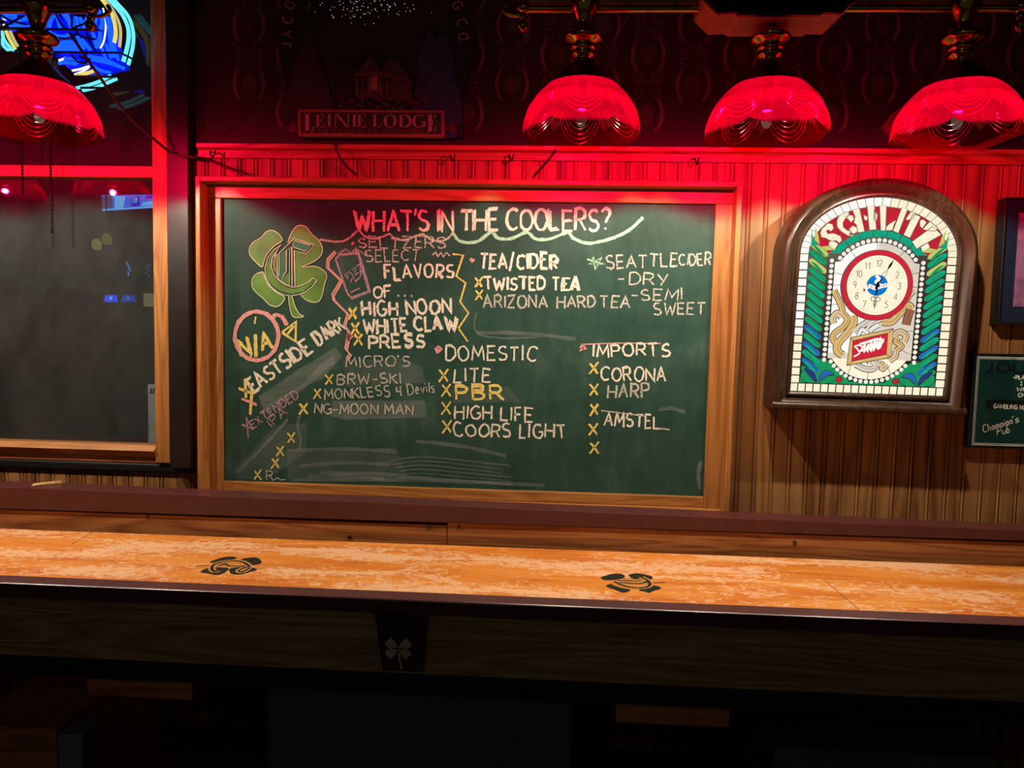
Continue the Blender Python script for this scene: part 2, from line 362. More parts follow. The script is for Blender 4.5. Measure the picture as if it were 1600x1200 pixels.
# the dim room beyond the glass
bx = MB().box(-5.2, 0.4, 3.0, 3.06, 0, 2.75); struct(bx, 'wall_beyond', 'plain', 'far wall of the dim room beyond the window')
struct(MB().box(-5.2, 0.4, 0.06, 3.06, -0.05, 0), 'floor_beyond', 'floor', 'floor of the room beyond the window')
struct(MB().box(-5.2, 0.4, 0.06, 3.06, 2.75, 2.8), 'ceiling_beyond', 'ceil', 'ceiling of the room beyond the window')
struct(MB().box(-5.26, -5.2, 0.06, 3.06, 0, 2.75), 'wall_beyond_left', 'plain', 'left wall of the room beyond the window')
struct(MB().box(0.4, 0.46, 0.06, 3.06, 0, 2.75), 'wall_beyond_right', 'plain', 'right wall of the room beyond the window')

# ------------------------------------------------------------------ stroke lettering
def A_(cx, cy, rx, ry, a0, a1, n=9): return arc(cx, cy, rx, ry, a0, a1, n)
G = {
 'A': (.66, [[(0, 0), (.33, 1), (.66, 0)], [(.13, .36), (.54, .36)]]),
 'B': (.56, [[(0, 0), (0, 1), (.3, 1)]+A_(.3, .76, .24, .24, 90, -90, 7)+[(0, .52)], [(0, .52), (.3, .52)]+A_(.3, .26, .26, .26, 90, -90, 7)+[(0, 0)]]),
 'C': (.62, [A_(.36, .5, .36, .5, 48, 312, 14)]),
 'D': (.62, [[(0, 0), (0, 1), (.22, 1)]+A_(.22, .5, .4, .5, 90, -90, 10)+[(0, 0)]]),
 'E': (.5, [[(.5, 1), (0, 1), (0, 0), (.5, 0)], [(0, .52), (.42, .52)]]),
 'F': (.5, [[(.5, 1), (0, 1), (0, 0)], [(0, .52), (.4, .52)]]),
 'G': (.66, [A_(.36, .5, .36, .5, 50, 330, 14)+[(.66, .44), (.4, .44)]]),
 'H': (.6, [[(0, 0), (0, 1)], [(.6, 0), (.6, 1)], [(0, .5), (.6, .5)]]),
 'I': (.06, [[(.03, 0), (.03, 1)]]),
 'J': (.42, [[(.4, 1), (.4, .26)]+A_(.2, .24, .2, .24, 0, -170, 8)]),
 'K': (.56, [[(0, 0), (0, 1)], [(.52, 1), (0, .42)], [(.16, .56), (.56, 0)]]),
 'L': (.48, [[(0, 1), (0, 0), (.48, 0)]]),
 'M': (.78, [[(0, 0), (.08, 1), (.39, .3), (.70, 1), (.78, 0)]]),
 'N': (.62, [[(0, 0), (0, 1), (.62, 0), (.62, 1)]]),
 'O': (.68, [A_(.34, .5, .34, .5, 95, 455, 18)]),
 'P': (.54, [[(0, 0), (0, 1), (.28, 1)]+A_(.28, .74, .26, .26, 90, -90, 8)+[(0, .48)]]),
 'R': (.58, [[(0, 0), (0, 1), (.28, 1)]+A_(.28, .74, .26, .26, 90, -90, 8)+[(0, .48)], [(.26, .48), (.58, 0)]]),
 'S': (.54, [A_(.28, .75, .25, .25, 40, 250, 9)+A_(.27, .25, .27, .25, 75, -150, 10)]),
 'T': (.6, [[(0, 1), (.6, 1)], [(.3, 1), (.3, 0)]]),
 'U': (.6, [[(0, 1), (0, .32)]+A_(.3, .3, .3, .3, 180, 360, 9)+[(.6, 1)]]),
 'V': (.62, [[(0, 1), (.31, 0), (.62, 1)]]),
 'W': (.86, [[(0, 1), (.2, 0), (.43, .72), (.66, 0), (.86, 1)]]),
 'X': (.56, [[(0, 0), (.56, 1)], [(0, 1), (.56, 0)]]),
 'Y': (.6, [[(0, 1), (.3, .48)], [(.6, 1), (.22, 0)]]),
 'Z': (.56, [[(0, 1), (.56, 1), (0, 0), (.56, 0)]]),
 '4': (.5, [[(.4, 0), (.4, 1)], [(0, .95), (.02, .42), (.5, .42)]]),
 '/': (.36, [[(0, -.18), (.36, 1.12)]]), '-': (.34, [[(0, .45), (.34, .45)]]), "'": (.06, [[(.05, 1.08), (.0, .8)]]),
 '?': (.44, [A_(.22, .76, .22, .24, 165, -70, 9)+[(.2, .3)], [(.19, .08), (.22, .02)]]), '.': (.08, [[(.02, .0), (.07, .06)]]),
 'e': (.4, [[(.03, .3), (.38, .34)]+A_(.2, .28, .19, .28, 15, 320, 9)]), 'v': (.36, [[(0, .55), (.18, 0), (.36, .55)]]),
 'i': (.06, [[(.03, 0), (.03, .52)], [(.03, .72), (.03, .8)]]), 'l': (.06, [[(.03, 0), (.03, 1)]]), 's': (.32, [A_(.17, .42, .14, .14, 40, 250, 6)+A_(.16, .14, .15, .14, 75, -150, 7)]),
 'a': (.4, [A_(.19, .26, .19, .26, 30, 330, 10), [(.38, .54), (.38, 0)]]), 'h': (.4, [[(0, 0), (0, 1)], [(0, .35)]+A_(.19, .34, .19, .2, 180, 0, 6)+[(.38, 0)]]),
 'm': (.6, [[(0, .52), (0, 0)], [(0, .35)]+A_(.14, .36, .14, .17, 180, 0, 5)+[(.28, 0)], [(.28, .35)]+A_(.42, .36, .14, .17, 180, 0, 5)+[(.57, 0)]]),
 'n': (.38, [[(0, .52), (0, 0)], [(0, .33)]+A_(.18, .34, .18, .2, 180, 0, 6)+[(.36, 0)]]), 'o': (.4, [A_(.2, .27, .2, .27, 90, 450, 12)]),
 'p': (.4, [[(0, .52), (0, -.35)], A_(.19, .26, .19, .27, 150, -150, 10)]), 'b': (.4, [[(0, 1), (0, 0)], A_(.2, .26, .19, .27, 150, -150, 10)]),
 'u': (.38, [[(0, .52), (0, .2)]+A_(.18, .2, .18, .2, 180, 360, 6)+[(.37, .52), (.37, 0)]]),
 'c': (.34, [A_(.19, .27, .18, .27, 45, 315, 9)]), 't': (.26, [[(.12, .85), (.12, .1), (.24, 0)], [(0, .55), (.26, .55)]]), 'z': (.34, [[(0, .52), (.34, .52), (0, 0), (.34, 0)]]),
}
def advance(s, gap=.22, space=.42): return sum((space if c == ' ' else G[c][0]+gap) for c in s)-gap
def text_strokes(s, x0, x1, h, jit=0.0, gap=.22, space=.42, slant=0.0):
    """strokes of s in a flat frame: baseline from x0 to x1, cap height h"""
    k = (x1-x0)/advance(s, gap, space); x = 0; out = []
    for ch in s:
        if ch == ' ': x += space; continue
        w, st = G[ch]; a = random.gauss(0, jit*0.5); dy = random.gauss(0, jit*0.35)*h; sc = 1+random.gauss(0, jit*0.5)
        for line in st:
            q = []
            for px, py in line:
                px += random.gauss(0, jit*0.18); py = py*sc+random.gauss(0, jit*0.18)
                px, py = px+a*py, py-a*px*0.6
                q.append((x0+(x+px+slant*py)*k, dy+py*h))
            out.append(q)
        x += w+gap
    return out

# ------------------------------------------------------------------ chalkboard
YB, YC, YL = -0.014, -0.026, -0.078
board = thing('chalkboard', tuple(W((735, 783), 0)), 'large green chalkboard in honey oak frame listing the coolers in handwriting', 'chalkboard')
def WP(pts, y): return [W(p, y) for p in pts]
bl = WP([(346, 311), (1119, 319), (1097, 773), (352, 753)], YB)
def quad_bar(a, b, c, d, y0, y1):
    return [(p.x, y0, p.z) for p in (a, b, c, d)]+[(p.x, y1, p.z) for p in (a, b, c, d)]
x0, x1 = (bl[0].x+bl[3].x)/2, (bl[1].x+bl[2].x)/2; zt, zb = (bl[0].z+bl[1].z)/2, (bl[2].z+bl[3].z)/2
MB().box(x0-0.02, x1+0.02, YB, -0.003, zb-0.02, zt+0.02).build('slate', 'slate', board)
ol = WP([(303, 275), (1160, 283), (1140, 803), (310, 766)], YL)
ox0, ox1 = (ol[0].x+ol[3].x)/2, (ol[1].x+ol[2].x)/2; ozt, ozb = (ol[0].z+ol[1].z)/2, 0.797
T = 0.016
MB().box(x0-0.06, x0, YC, -0.004, zb-0.07, zt).build('casing', 'oak_v', board, 0.003)
MB().box(x1, x1+0.06, YC, -0.004, zb-0.07, zt).build('casing', 'oak_v', board, 0.003)
MB().box(x0-0.06, x1+0.06, YC, -0.004, zt, ozt-T).build('casing', 'oak', board, 0.003)
MB().box(x0, x1, YC, -0.004, zb-0.034, zb).build('casing', 'oak', board, 0.003)
MB().box(x0, x1, YC-0.018, -0.004, ozb+T, zb-0.034).build('chalk_ledge', 'oak', board, 0.004)
MB().box(ox0, ox0+T, YL, -0.002, ozb, ozt).build('outer_frame', 'oak_v', board, 0.003)
MB().box(ox1-T, ox1, YL, -0.002, ozb, ozt).build('outer_frame', 'oak_v', board, 0.003)
MB().box(ox0+T, ox1-T, YL, -0.002, ozt-T, ozt).build('outer_frame', 'oak', board, 0.003)
MB().box(ox0+T, ox1-T, YL, -0.002, ozb, ozb+T).build('outer_frame', 'oak', board, 0.003)
MPP = 0.00203
def dense(line, step):
    out = [line[0]]
    for a, b in zip(line, line[1:]):
        n = max(1, int(hypot(b[0]-a[0], b[1]-a[1])/step))
        out += [(a[0]+(b[0]-a[0])*i/n, a[1]+(b[1]-a[1])*i/n) for i in range(1, n+1)]
    return out
LAY = [0]
def lay_y():
    LAY[0] = (LAY[0]+1) % 12
    return YB-0.0010-0.00012*LAY[0]
def chalk_lines(lines, wpx, mat, name='chalk_drawing', closed=False, passes=1):
    """strokes given as positions on the board"""
    mb = MB(); y = lay_y()
    for ps in range(passes):
        for ln in lines:
            q = []
            jx, jy = (random.gauss(0, wpx*0.28), random.gauss(0, wpx*0.28)) if ps else (0, 0)
            for p in ln:
                w = W((p[0]+jx+random.gauss(0, .25), p[1]+jy+random.gauss(0, .25)), YB); q.append((w.x, y-0.0001*ps, w.z))
            mb.ribbon(q, [wpx*MPP*random.uniform(0.75, 1.15) for _ in q], WN, 0, closed)
    return mb.build(name, mat, board)
def chalk_text(s, a, b, h, mat='ck_white', wpx=3.0, passes=1, jit=0.09, gap=.22, space=.42):
    A, B = W(a, YB), W(b, YB); d = B-A; L = d.length; d /= L; up = Vector((-d.z, 0, d.x)); mb = MB()
    st0 = text_strokes(s, 0, L, h*MPP, jit, gap, space); y = lay_y()
    for ps in range(passes):
        for ln in st0:
            j1, j2 = (random.gauss(0, wpx*MPP*0.42), random.gauss(0, wpx*MPP*0.42)) if ps else (0, 0)
            q = []
            for u, v in dense(ln, 0.012):
                p = A+d*(u+j1)+up*(v+j2); q.append((p.x+random.gauss(0, .0004), y-0.0001*ps, p.z+random.gauss(0, .0004)))
            mb.ribbon(q, [wpx*MPP*random.uniform(0.75, 1.2) for _ in q], WN)
    return mb.build('chalk_lettering', mat, board)
def cross(x, y, r=7, mat='ck_yellow', w=2.8):
    chalk_lines([[(x-r*.7, y-r), (x+r*.1, y), (x+r*.75, y+r)], [(x+r*.8, y-r*1.1), (x, y), (x-r*.8, y+r*1.1)]], w, mat, 'chalk_cross', False, 2)
# title and wave
chalk_text("WHAT'S IN THE COOLERS?", (556, 362), (952, 359), 31, 'ck_white', 3.2, 2, 0.05, .18, .3)
wave = zm(340, 300, 4, [(640, 295), (700, 305), (760, 310), (820, 290), (880, 240), (920, 275), (980, 292), (1040, 275), (1075, 262), (1110, 290), (1170, 300), (1250, 272), (1290, 265), (1340, 300), (1400, 305), (1445, 285), (1470, 256)])
wave += zm(660, 310, 3.404, [(190, 222), (240, 235), (300, 225), (365, 180), (400, 210), (470, 215), (555, 180), (600, 215), (680, 215), (770, 180), (800, 210), (870, 238), (960, 226), (1040, 200), (1110, 160), (1172, 100)])
chalk_lines([s2(wave[:17], 4)], 2.6, 'ck_soft', 'chalk_drawing', False, 2); chalk_lines([s2(wave[16:], 4)], 4.6, 'ck_mint', 'chalk_drawing', False, 2)
chalk_text('SELTZERS', (560, 387), (696, 388), 16, 'ck_soft', 2.2); chalk_text('IN', (556, 399), (571, 400), 9, 'ck_soft', 1.6)
chalk_text('SELECT', (573, 409), (655, 407), 18, 'ck_soft', 2.0)
chalk_lines([[(676, 399), (680, 394), (685, 401), (689, 395), (693, 401), (698, 395), (703, 400)]], 2, 'ck_soft')
chalk_text('FLAVORS', (602, 436), (708, 433), 20, 'ck_white', 2.6, 2); chalk_text('OF', (584, 464), (612, 463), 16, 'ck_white', 2.5, 2)
for x in (621, 631, 642): chalk_lines([[(x, 462), (x+3, 463)]], 3, 'ck_soft', 'chalk_dot')
chalk_text('HIGH NOON', (567, 494), (705, 488), 21, 'ck_white', 3.1, 2); chalk_text('WHITE CLAW', (570, 521), (712, 514), 21, 'ck_white', 3.3, 2)
chalk_text('PRESS', (577, 545), (663, 543), 19, 'ck_white', 3.2, 2)
for p in ((551, 489), (555, 513), (560, 531)): cross(*p, 8, 'ck_yellow', 3.4)
chalk_text("MICRO'S", (541, 574), (640, 572), 17, 'ck_soft', 2.2); chalk_text('BRW-SKI', (527, 600), (627, 599), 16, 'ck_soft', 2.4)
chalk_text('MONKLESS 4', (508, 624), (628, 618), 16, 'ck_soft', 2.2); chalk_text('Devils', (638, 617), (679, 612), 17, 'ck_soft', 1.8)
chalk_text('NG-MOON MAN', (492, 646), (645, 648), 16, 'ck_soft', 2.3)
for p in ((514, 593), (496, 615)): cross(*p, 7, 'ck_yellow', 2.2)
cross(474, 639, 8)
chalk_text('EASTSIDE', (396, 613), (487, 549), 23, 'ck_white', 3.3, 2); chalk_text('DARK', (499, 539), (540, 512), 22, 'ck_white', 3.0, 2)
chalk_text('EXTENDED', (396, 669), (468, 620), 13, 'ck_mauve', 2.2); chalk_text('IPA', (426, 668), (450, 646), 15, 'ck_mauve', 2.0)
chalk_lines([[(383, 592), (385, 620)], [(373, 607), (390, 613)]], 4, 'ck_yellow', 'chalk_cross', False, 2)
chalk_lines([[(394, 610), (391, 648)]], 4, 'ck_yellow', 'chalk_cross', False, 2); chalk_lines([[(380, 624), (402, 633)]], 4, 'ck_pink', 'chalk_cross', False, 2)
chalk_lines([[(386, 652), (388, 684)], [(378, 663), (397, 671)]], 3, 'ck_mauve', 'chalk_cross')
chalk_lines([arc(401, 525, 34, 38, 0, 360, 40)], 6.0, 'ck_pink', 'chalk_drawing', False, 2)
chalk_text('N/A', (379, 557), (426, 545), 27, 'ck_yellow', 4.0, 2, 0.05, .16)
for l in ([(400, 494), (398, 506)], [(393, 553), (391, 562)]): chalk_lines([l], 3, 'ck_yellow')
chalk_lines([s2([(427, 497), (434, 492), (443, 496), (450, 508)], 5)], 5, 'ck_pink', 'chalk_drawing', False, 2)
chalk_lines([[(441, 519), (463, 502), (462, 533), (441, 519)], [(450, 522), (460, 509)]], 3.4, 'ck_yellow', 'chalk_drawing', False, 2)
for p in ((455, 684), (438, 705), (430, 724), (403, 742)): cross(*p, 7, 'ck_yellow', 2.5)
chalk_text('R', (417, 750), (427, 750), 14, 'ck_soft', 1.8); chalk_lines([[(427, 750), (434, 746), (439, 750), (446, 749)]], 1.6, 'ck_soft')
# braces, can
brl = zm(340, 300, 4, [(732, 368), (690, 420), (683, 470), (770, 550), (718, 640), (724, 672), (812, 760), (790, 830), (832, 895), (812, 925)])+[(545, 520), (540, 545), (546, 553), (541, 560)]
chalk_lines([brl], 3.0, 'ck_pink', 'chalk_drawing', False, 2)
brr = zm(660, 310, 3.404, [(160, 295), (216, 300), (180, 415), (230, 450), (200, 550), (245, 610), (192, 690)])+zm(660, 510, 3.404, [(196, 15), (243, 82)])
chalk_lines([brr], 2.8, 'ck_yellow')
chalk_lines([zm(340, 300, 4, [(738, 420), (770, 395), (880, 385), (950, 625), (840, 665), (815, 640), (738, 420)])], 3.4, 'ck_mauve', 'chalk_drawing', False, 2)
for l in ([(752, 390), (800, 360), (835, 385), (870, 350), (880, 385)], [(830, 565), (850, 530), (860, 560), (890, 530), (905, 470)], [(830, 630), (890, 600)]): chalk_lines([zm(340, 300, 4, l)], 2.4, 'ck_mauve')
chalk_text('FIZZ', (545, 437), (568, 420), 10, 'ck_mauve', 1.8)
chalk_lines([[(551, 379), (553, 382)]], 5, 'ck_pink', 'chalk_bullet'); chalk_lines([[(735, 404), (738, 408), (741, 405)]], 5, 'ck_pink', 'chalk_bullet')
chalk_text('TEA/CIDER', (750, 419), (870, 420), 22, 'ck_white', 3.0, 2); chalk_text('TWISTED TEA', (758, 453), (903, 453), 19, 'ck_white', 2.8, 2)
chalk_text('ARIZONA', (756, 481), (855, 480), 19, 'ck_soft', 2.7); chalk_text('HARD', (871, 481), (930, 480), 18, 'ck_soft', 2.8); chalk_text('TEA', (937, 481), (984, 481), 18, 'ck_soft', 2.6)
cross(748, 441, 7, 'ck_yellow', 3); cross(748, 461, 7, 'ck_yellow', 2.4)
chalk_lines([[(917, 405), (945, 414), (920, 412), (940, 403), (930, 421), (927, 402)]], 2.6, 'ck_mint')
chalk_text('SEATTLE', (948, 420), (1058, 415), 20, 'ck_soft', 2.5); chalk_text('CIDER', (1061, 415), (1110, 414), 17, 'ck_soft', 2.5)
chalk_text('- DRY', (966, 445), (1043, 445), 18, 'ck_soft', 2.2, 1, 0.06, .2, .1); chalk_text('-SEMI', (987, 470), (1066, 468), 17, 'ck_soft', 2.2); chalk_text('SWEET', (1022, 492), (1100, 490), 18, 'ck_soft', 2.4)
chalk_text('DOMESTIC', (697, 563), (838, 564), 22, 'ck_white', 2.8); chalk_text('LITE', (710, 597), (766, 597), 21, 'ck_white', 3.0); chalk_text('PBR', (713, 623), (784, 623), 21, 'ck_yellow', 3.4, 2, .06, .3)
chalk_text('HIGH LIFE', (711, 654), (832, 659), 21, 'ck_white', 3.0); chalk_text('COORS LIGHT', (710, 681), (884, 685), 21, 'ck_white', 3.0)
for p in ((693, 587), (697, 610), (697, 638), (698, 667)): cross(*p, 9, 'ck_yellow', 2.7)
chalk_lines([[(682, 541), (687, 545), (683, 549), (681, 543)]], 4.5, 'ck_pink', 'chalk_bullet', False, 2); chalk_lines([[(907, 541), (915, 545), (909, 548), (914, 540)]], 4, 'ck_pink', 'chalk_bullet', False, 2)
chalk_lines([[(908, 538), (970, 536), (1032, 537)]], 2.0, 'ck_pink'); chalk_text('IMPORTS', (926, 557), (1046, 557), 18, 'ck_white', 3.0)
chalk_text('CORONA', (939, 594), (1040, 596), 21, 'ck_white', 2.9); chalk_text('HARP', (949, 621), (1014, 621), 21, 'ck_soft', 3.1); chalk_text('AMSTEL', (944, 664), (1030, 670), 20, 'ck_white', 2.9, 1)
chalk_lines([[(1022, 669), (1046, 671)], [(940, 641), (975, 646), (1010, 650)]], 2.2, 'ck_soft')
for p in ((927, 576), (928, 609), (928, 640), (927, 671), (928, 700)): cross(*p, 8, 'ck_yellow', 2.8)
# wiped patches and eraser streaks
def patch(pts, mat):
    mb = MB(); mb.face([(lambda w: (w.x, YB-0.0005-0.00002*LAY[0], w.z))(W(p, YB)) for p in pts]); LAY[0] += 1
    return mb.build('eraser_smudge', mat, board)
patch([(404, 620), (470, 575), (524, 543), (535, 556), (505, 592), (470, 606), (412, 640)], 'dust_strong')
patch([(406, 642), (470, 603), (500, 570), (520, 556), (523, 566), (470, 612), (414, 648)], 'dust_strong')
patch([(536, 562), (630, 560), (660, 575), (664, 598), (540, 604)], 'dust'); patch([(520, 626), (664, 626), (668, 652), (540, 656), (515, 650)], 'dust_strong')
patch([(365, 735), (430, 665), (480, 660), (478, 706), (420, 748), (370, 748)], 'dust'); patch([(448, 705), (620, 700), (640, 752), (450, 750)], 'dust')
patch([(706, 604), (795, 604), (812, 628), (708, 630)], 'dust')
for k in range(6):
    y0 = 706+k*6.4
    chalk_lines([s2([(612+random.uniform(-6, 14), y0+14-k), (660, y0+8), (720, y0+13), (802-random.uniform(0, 25), y0+22-k*.6)], 6)], random.uniform(1.5, 4.5), 'dust_strong', 'eraser_smudge')
for a, b in (((450, 704), (620, 706)), ((470, 728), (610, 726)), ((480, 745), (600, 748)), ((500, 738), (700, 752)), ((650, 690), (790, 712)), ((745, 520), (900, 530)), ((1030, 640), (1070, 644)), ((455, 750), (850, 758))):
    chalk_lines([s2([a, ((a[0]+b[0])/2, (a[1]+b[1])/2-4), b], 6)], 6, 'dust_strong', 'eraser_smudge')
chalk_lines([s2([(745, 488), (741, 505), (748, 522), (780, 528), (840, 527)], 5)], 3, 'dust_strong', 'eraser_smudge')
chalk_lines([s2([(1096, 720), (1091, 740), (1094, 765)], 4)], 6, 'dust_strong', 'eraser_smudge')
chalk_lines([s2([(472, 640), (465, 664), (470, 690), (466, 704)], 4), s2([(370, 738), (410, 700), (450, 655)], 4)], 5, 'dust_strong', 'eraser_smudge')
# painted clover with a blackletter C
cz = lambda pts: zm(380, 340, 7.5, pts)
LEAF = [cz([(225, 580), (150, 520), (90, 450), (75, 370), (120, 290), (215, 235), (270, 170), (340, 150), (410, 185), (462, 265), (370, 330), (290, 420), (250, 500)]),
        cz([(525, 295), (560, 200), (620, 110), (690, 92), (750, 120), (800, 190), (880, 260), (930, 350), (915, 440), (840, 510), (690, 582), (830, 570), (930, 610), (982, 680), (955, 780), (930, 900), (890, 980), (820, 992), (740, 965), (680, 912), (600, 860), (590, 560), (560, 330)]),
        cz([(235, 640), (160, 660), (110, 720), (112, 820), (170, 890), (240, 950), (310, 1020), (390, 1045), (450, 1010), (490, 935), (400, 880), (300, 790), (255, 700)]),
        cz([(535, 925), (572, 925), (610, 1040), (660, 1130), (715, 1158), (650, 1172), (585, 1160), (555, 1080)])]
CARC = cz([(455, 318), (360, 380), (290, 470), (258, 590), (270, 700), (320, 800), (400, 870), (480, 905), (570, 915), (660, 900), (740, 865), (810, 810), (860, 740), (820, 708), (760, 760), (690, 795), (600, 820), (500, 790), (420, 735), (360, 660), (330, 570), (345, 470), (400, 390)])
CSTEM = cz([(425, 415), (600, 245), (830, 320), (740, 425), (600, 385), (610, 820), (575, 822), (572, 345), (510, 385), (510, 630), (440, 740), (400, 700), (425, 660)])
CTOP = cz([(580, 330), (605, 268), (790, 325), (730, 395), (600, 350)]); CIN = cz([(385, 420), (405, 430), (405, 680), (370, 620), (355, 540)])
fl = MB()
def flat(pts, y, mi): fl.face([(lambda w: (w.x, y, w.z))(W(p, YB)) for p in pts], mi)
for lf in LEAF: flat(s2(lf, 3, True), YB-0.0006, 0)
flat(CARC, YB-0.0011, 3); flat(CSTEM, YB-0.0012, 3); flat(cz([(440, 420), (500, 380), (500, 640), (430, 720), (400, 690), (432, 640)]), YB-0.0015, 1); flat(CTOP, YB-0.0015, 1); flat(CIN, YB-0.0015, 0)
flat(cz([(450, 735), (535, 640), (545, 790), (500, 780)]), YB-0.0015, 0)
flat(cz([(430, 345), (330, 430), (275, 560), (282, 700), (340, 790), (430, 860), (570, 895), (700, 865), (800, 790), (840, 740), (815, 728), (720, 800), (600, 838), (500, 810), (400, 740), (335, 630), (330, 520), (370, 410)]), YB-0.0016, 2)
def outl(pts, w, closed=True): fl.ribbon([(lambda q: (q.x, YB-0.0020, q.z))(W(p, YB)) for p in pts], w*MPP, WN, 4, closed)
for lf in LEAF[:1]+LEAF[2:]: outl(s2(lf, 3, True), 1.3)
outl(s2(LEAF[1][:20], 3), 1.3, False); outl(CARC, 1.2); outl(CSTEM, 1.1); outl(CTOP, .9); outl(CIN, .9)
outl(cz([(545, 350), (545, 800)]), .9, False); outl(cz([(505, 385), (505, 625), (440, 735), (500, 785), (545, 795)]), .9, False)
fl.build('clover_emblem', ['clover', 'clover_teal', 'clover', 'slate', 'clover_line'], board)

# ------------------------------------------------------------------ stained glass wall clock
roll, lean = radians(0.56), radians(2.93)
KO = Vector((0.9346, -0.098, 1.192)); KU = Vector((cos(roll), 0, -sin(roll)))
KV = Vector((sin(roll)*cos(lean), -sin(lean), cos(roll)*cos(lean))); KN = KU.cross(KV)
def KW(u, v, n=0.0): return KO+KU*u+KV*v+KN*n
def KP(p):
    d = RR*((p[0]-800)/FPX)-UU*((p[1]-600)/FPX)+FF
    q = CAM+d*((KO-CAM).dot(KN)/d.dot(KN))-KO
    return (q.dot(KU), q.dot(KV))
k1 = lambda pts: [KP(p) for p in zm(1220, 290, 5.714, pts)]
k2 = lambda pts: [KP(p) for p in zm(1220, 450, 5.714, pts)]
clock = thing('wall_clock', tuple(KO), 'arched stained glass beer clock glowing in a walnut case on the beadboard', 'clock')
HW, SP, AP = 0.2241, 0.4075, 0.5731
def arch_path(off=0.0, n=40):
    """closed outline of the glass, grown outward by off: up the right side, over the arch, down the left"""
    h, r = HW+off, AP-SP+off
    return [(h, -off), (h, SP)]+[(h*cos(pi*i/n), SP+r*sin(pi*i/n)) for i in range(1, n)]+[(-h, SP), (-h, -off)]
cm = MB(); prof = [(0, 0.0), (0, 0.010), (0.005, 0.013), (0.010, 0.012), (0.014, 0.006), (0.019, 0.008), (0.028, 0.022), (0.037, 0.028), (0.046, 0.024), (0.052, 0.012), (0.053, -0.045), (0.050, -0.092)]
rings = [[KW(u, v, n) for u, v in arch_path(d)] for d, n in prof]; m = len(rings[0])
cm.add([q for r in rings for q in r], [(i*m+k, (i+1)*m+k, (i+1)*m+(k+1) % m, i*m+(k+1) % m) for i in range(len(prof)-1) for k in range(m)], 0, True)
cm.face([KW(u, v, -0.092) for u, v in reversed(arch_path(0.05))], 0)
ob = cm.build('case', 'walnut', clock); md = ob.modifiers.new('edge', 'EDGE_SPLIT'); md.split_angle = radians(40)
MB().tube([KW(u, v, 0.022) for u, v in [(-HW-0.055, -0.040), (HW+0.055, -0.040)]], 0.012, 12).build('bottom_moulding', 'walnut', clock)
M['lead'] = paint('lead_came', (30, 26, 24), 0.6)
GC = dict(cream=(252, 240, 208), white=(255, 252, 244), teal=(24, 176, 136), green=(30, 160, 96), blue=(44, 110, 190), navy=(44, 62, 140), lime=(206, 220, 120),
          red=(206, 40, 56), ring=(222, 44, 62), gold=(236, 194, 124), tan=(238, 208, 164), pale=(236, 224, 206), grey=(198, 190, 172), face=(254, 244, 214), globe=(22, 132, 214), brown=(164, 108, 74))
GK = list(GC); GMAT = [glow('lit_glass_'+k, GC[k], 1.08 if k in ('white', 'cream', 'face') else 0.92) for k in GK]
gp = MB(); LEAD = len(GK)
LV = [0.0]
def pc(pts, c, n=0.0010): gp.face([KW(u, v, n) for u, v in pts], GK.index(c))
def ln(pts, w, n=0.0018, closed=False, c=None): gp.ribbon([KW(u, v, n) for u, v in pts], w, KN, LEAD if c is None else GK.index(c), closed)
gp.face([KW(u, v, 0.0) for u, v in arch_path(0.0)], LEAD)
# border tiles
TW = 0.0255
for i in range(20):
    u = -HW+0.001+i*(2*HW-0.002)/20
    pc([(u+.0019, .002), (u+(2*HW)/20-.0015, .002), (u+(2*HW)/20-.0015, TW-.001), (u+.0019, TW-.001)], 'cream')
for i in range(16):
    v = TW+i*(SP-TW)/16; e = v+(SP-TW)/16
    for sg in (-1, 1): pc([(sg*(HW-.001), v+.0018), (sg*(HW-.001), e-.0017), (sg*(HW-TW), e-.0017), (sg*(HW-TW), v+.0018)], 'white' if sg < 0 and i > 5 else 'cream')  # left tiles whiter: overbright backlight put into the glass colour
NA = 28
for i in range(NA):
    a, b = pi*i/NA+.004, pi*(i+1)/NA-.004; R2 = AP-SP
    pc([((HW-.001)*cos(a), SP+(R2-.001)*sin(a)), ((HW-.001)*cos(b), SP+(R2-.001)*sin(b)), ((HW-TW)*cos(b), SP+(R2-TW)*sin(b)), ((HW-TW)*cos(a), SP+(R2-TW)*sin(a))], 'white' if i > 12 else 'cream')  # left half of the arch whitened for the same backlight glare
# red ground behind the name, green arch band, green corners
UC, VC, RB = 0.0, 0.3165, 0.1345
pc([((HW-TW-.002)*cos(a), SP+(AP-SP-TW-.002)*sin(a)) for a in [pi*(0.06+0.88*i/24) for i in range(25)]]+[(UC+0.166*cos(a), VC+0.166*sin(a)) for a in [pi*(0.82-0.64*i/20) for i in range(21)]], 'red', 0.0006)
for i in range(7):
    a, b = radians(38+i*14.9), radians(38+(i+1)*14.9-1.2)
    pc([(UC+r*cos(t), VC+r*sin(t)) for r, ts in ((0.163, [a+(b-a)*k/4 for k in range(5)]), (0.144, [b+(a-b)*k/4 for k in range(5)])) for t in ts], 'teal')
for sg in (-1, 1):
    pc([(sg*0.196, TW+.002), (sg*0.196, 0.05), (sg*0.138, 0.105), (sg*0.112, 0.09), (sg*0.05, 0.035), (0, TW+.006), (0, TW+.002)], 'green', 0.0006)
    pc([(sg*0.15, 0.40), (sg*0.135, 0.415), (sg*0.11, 0.425), (sg*0.12, 0.405), (sg*0.138, 0.398)], 'teal', 0.0006)
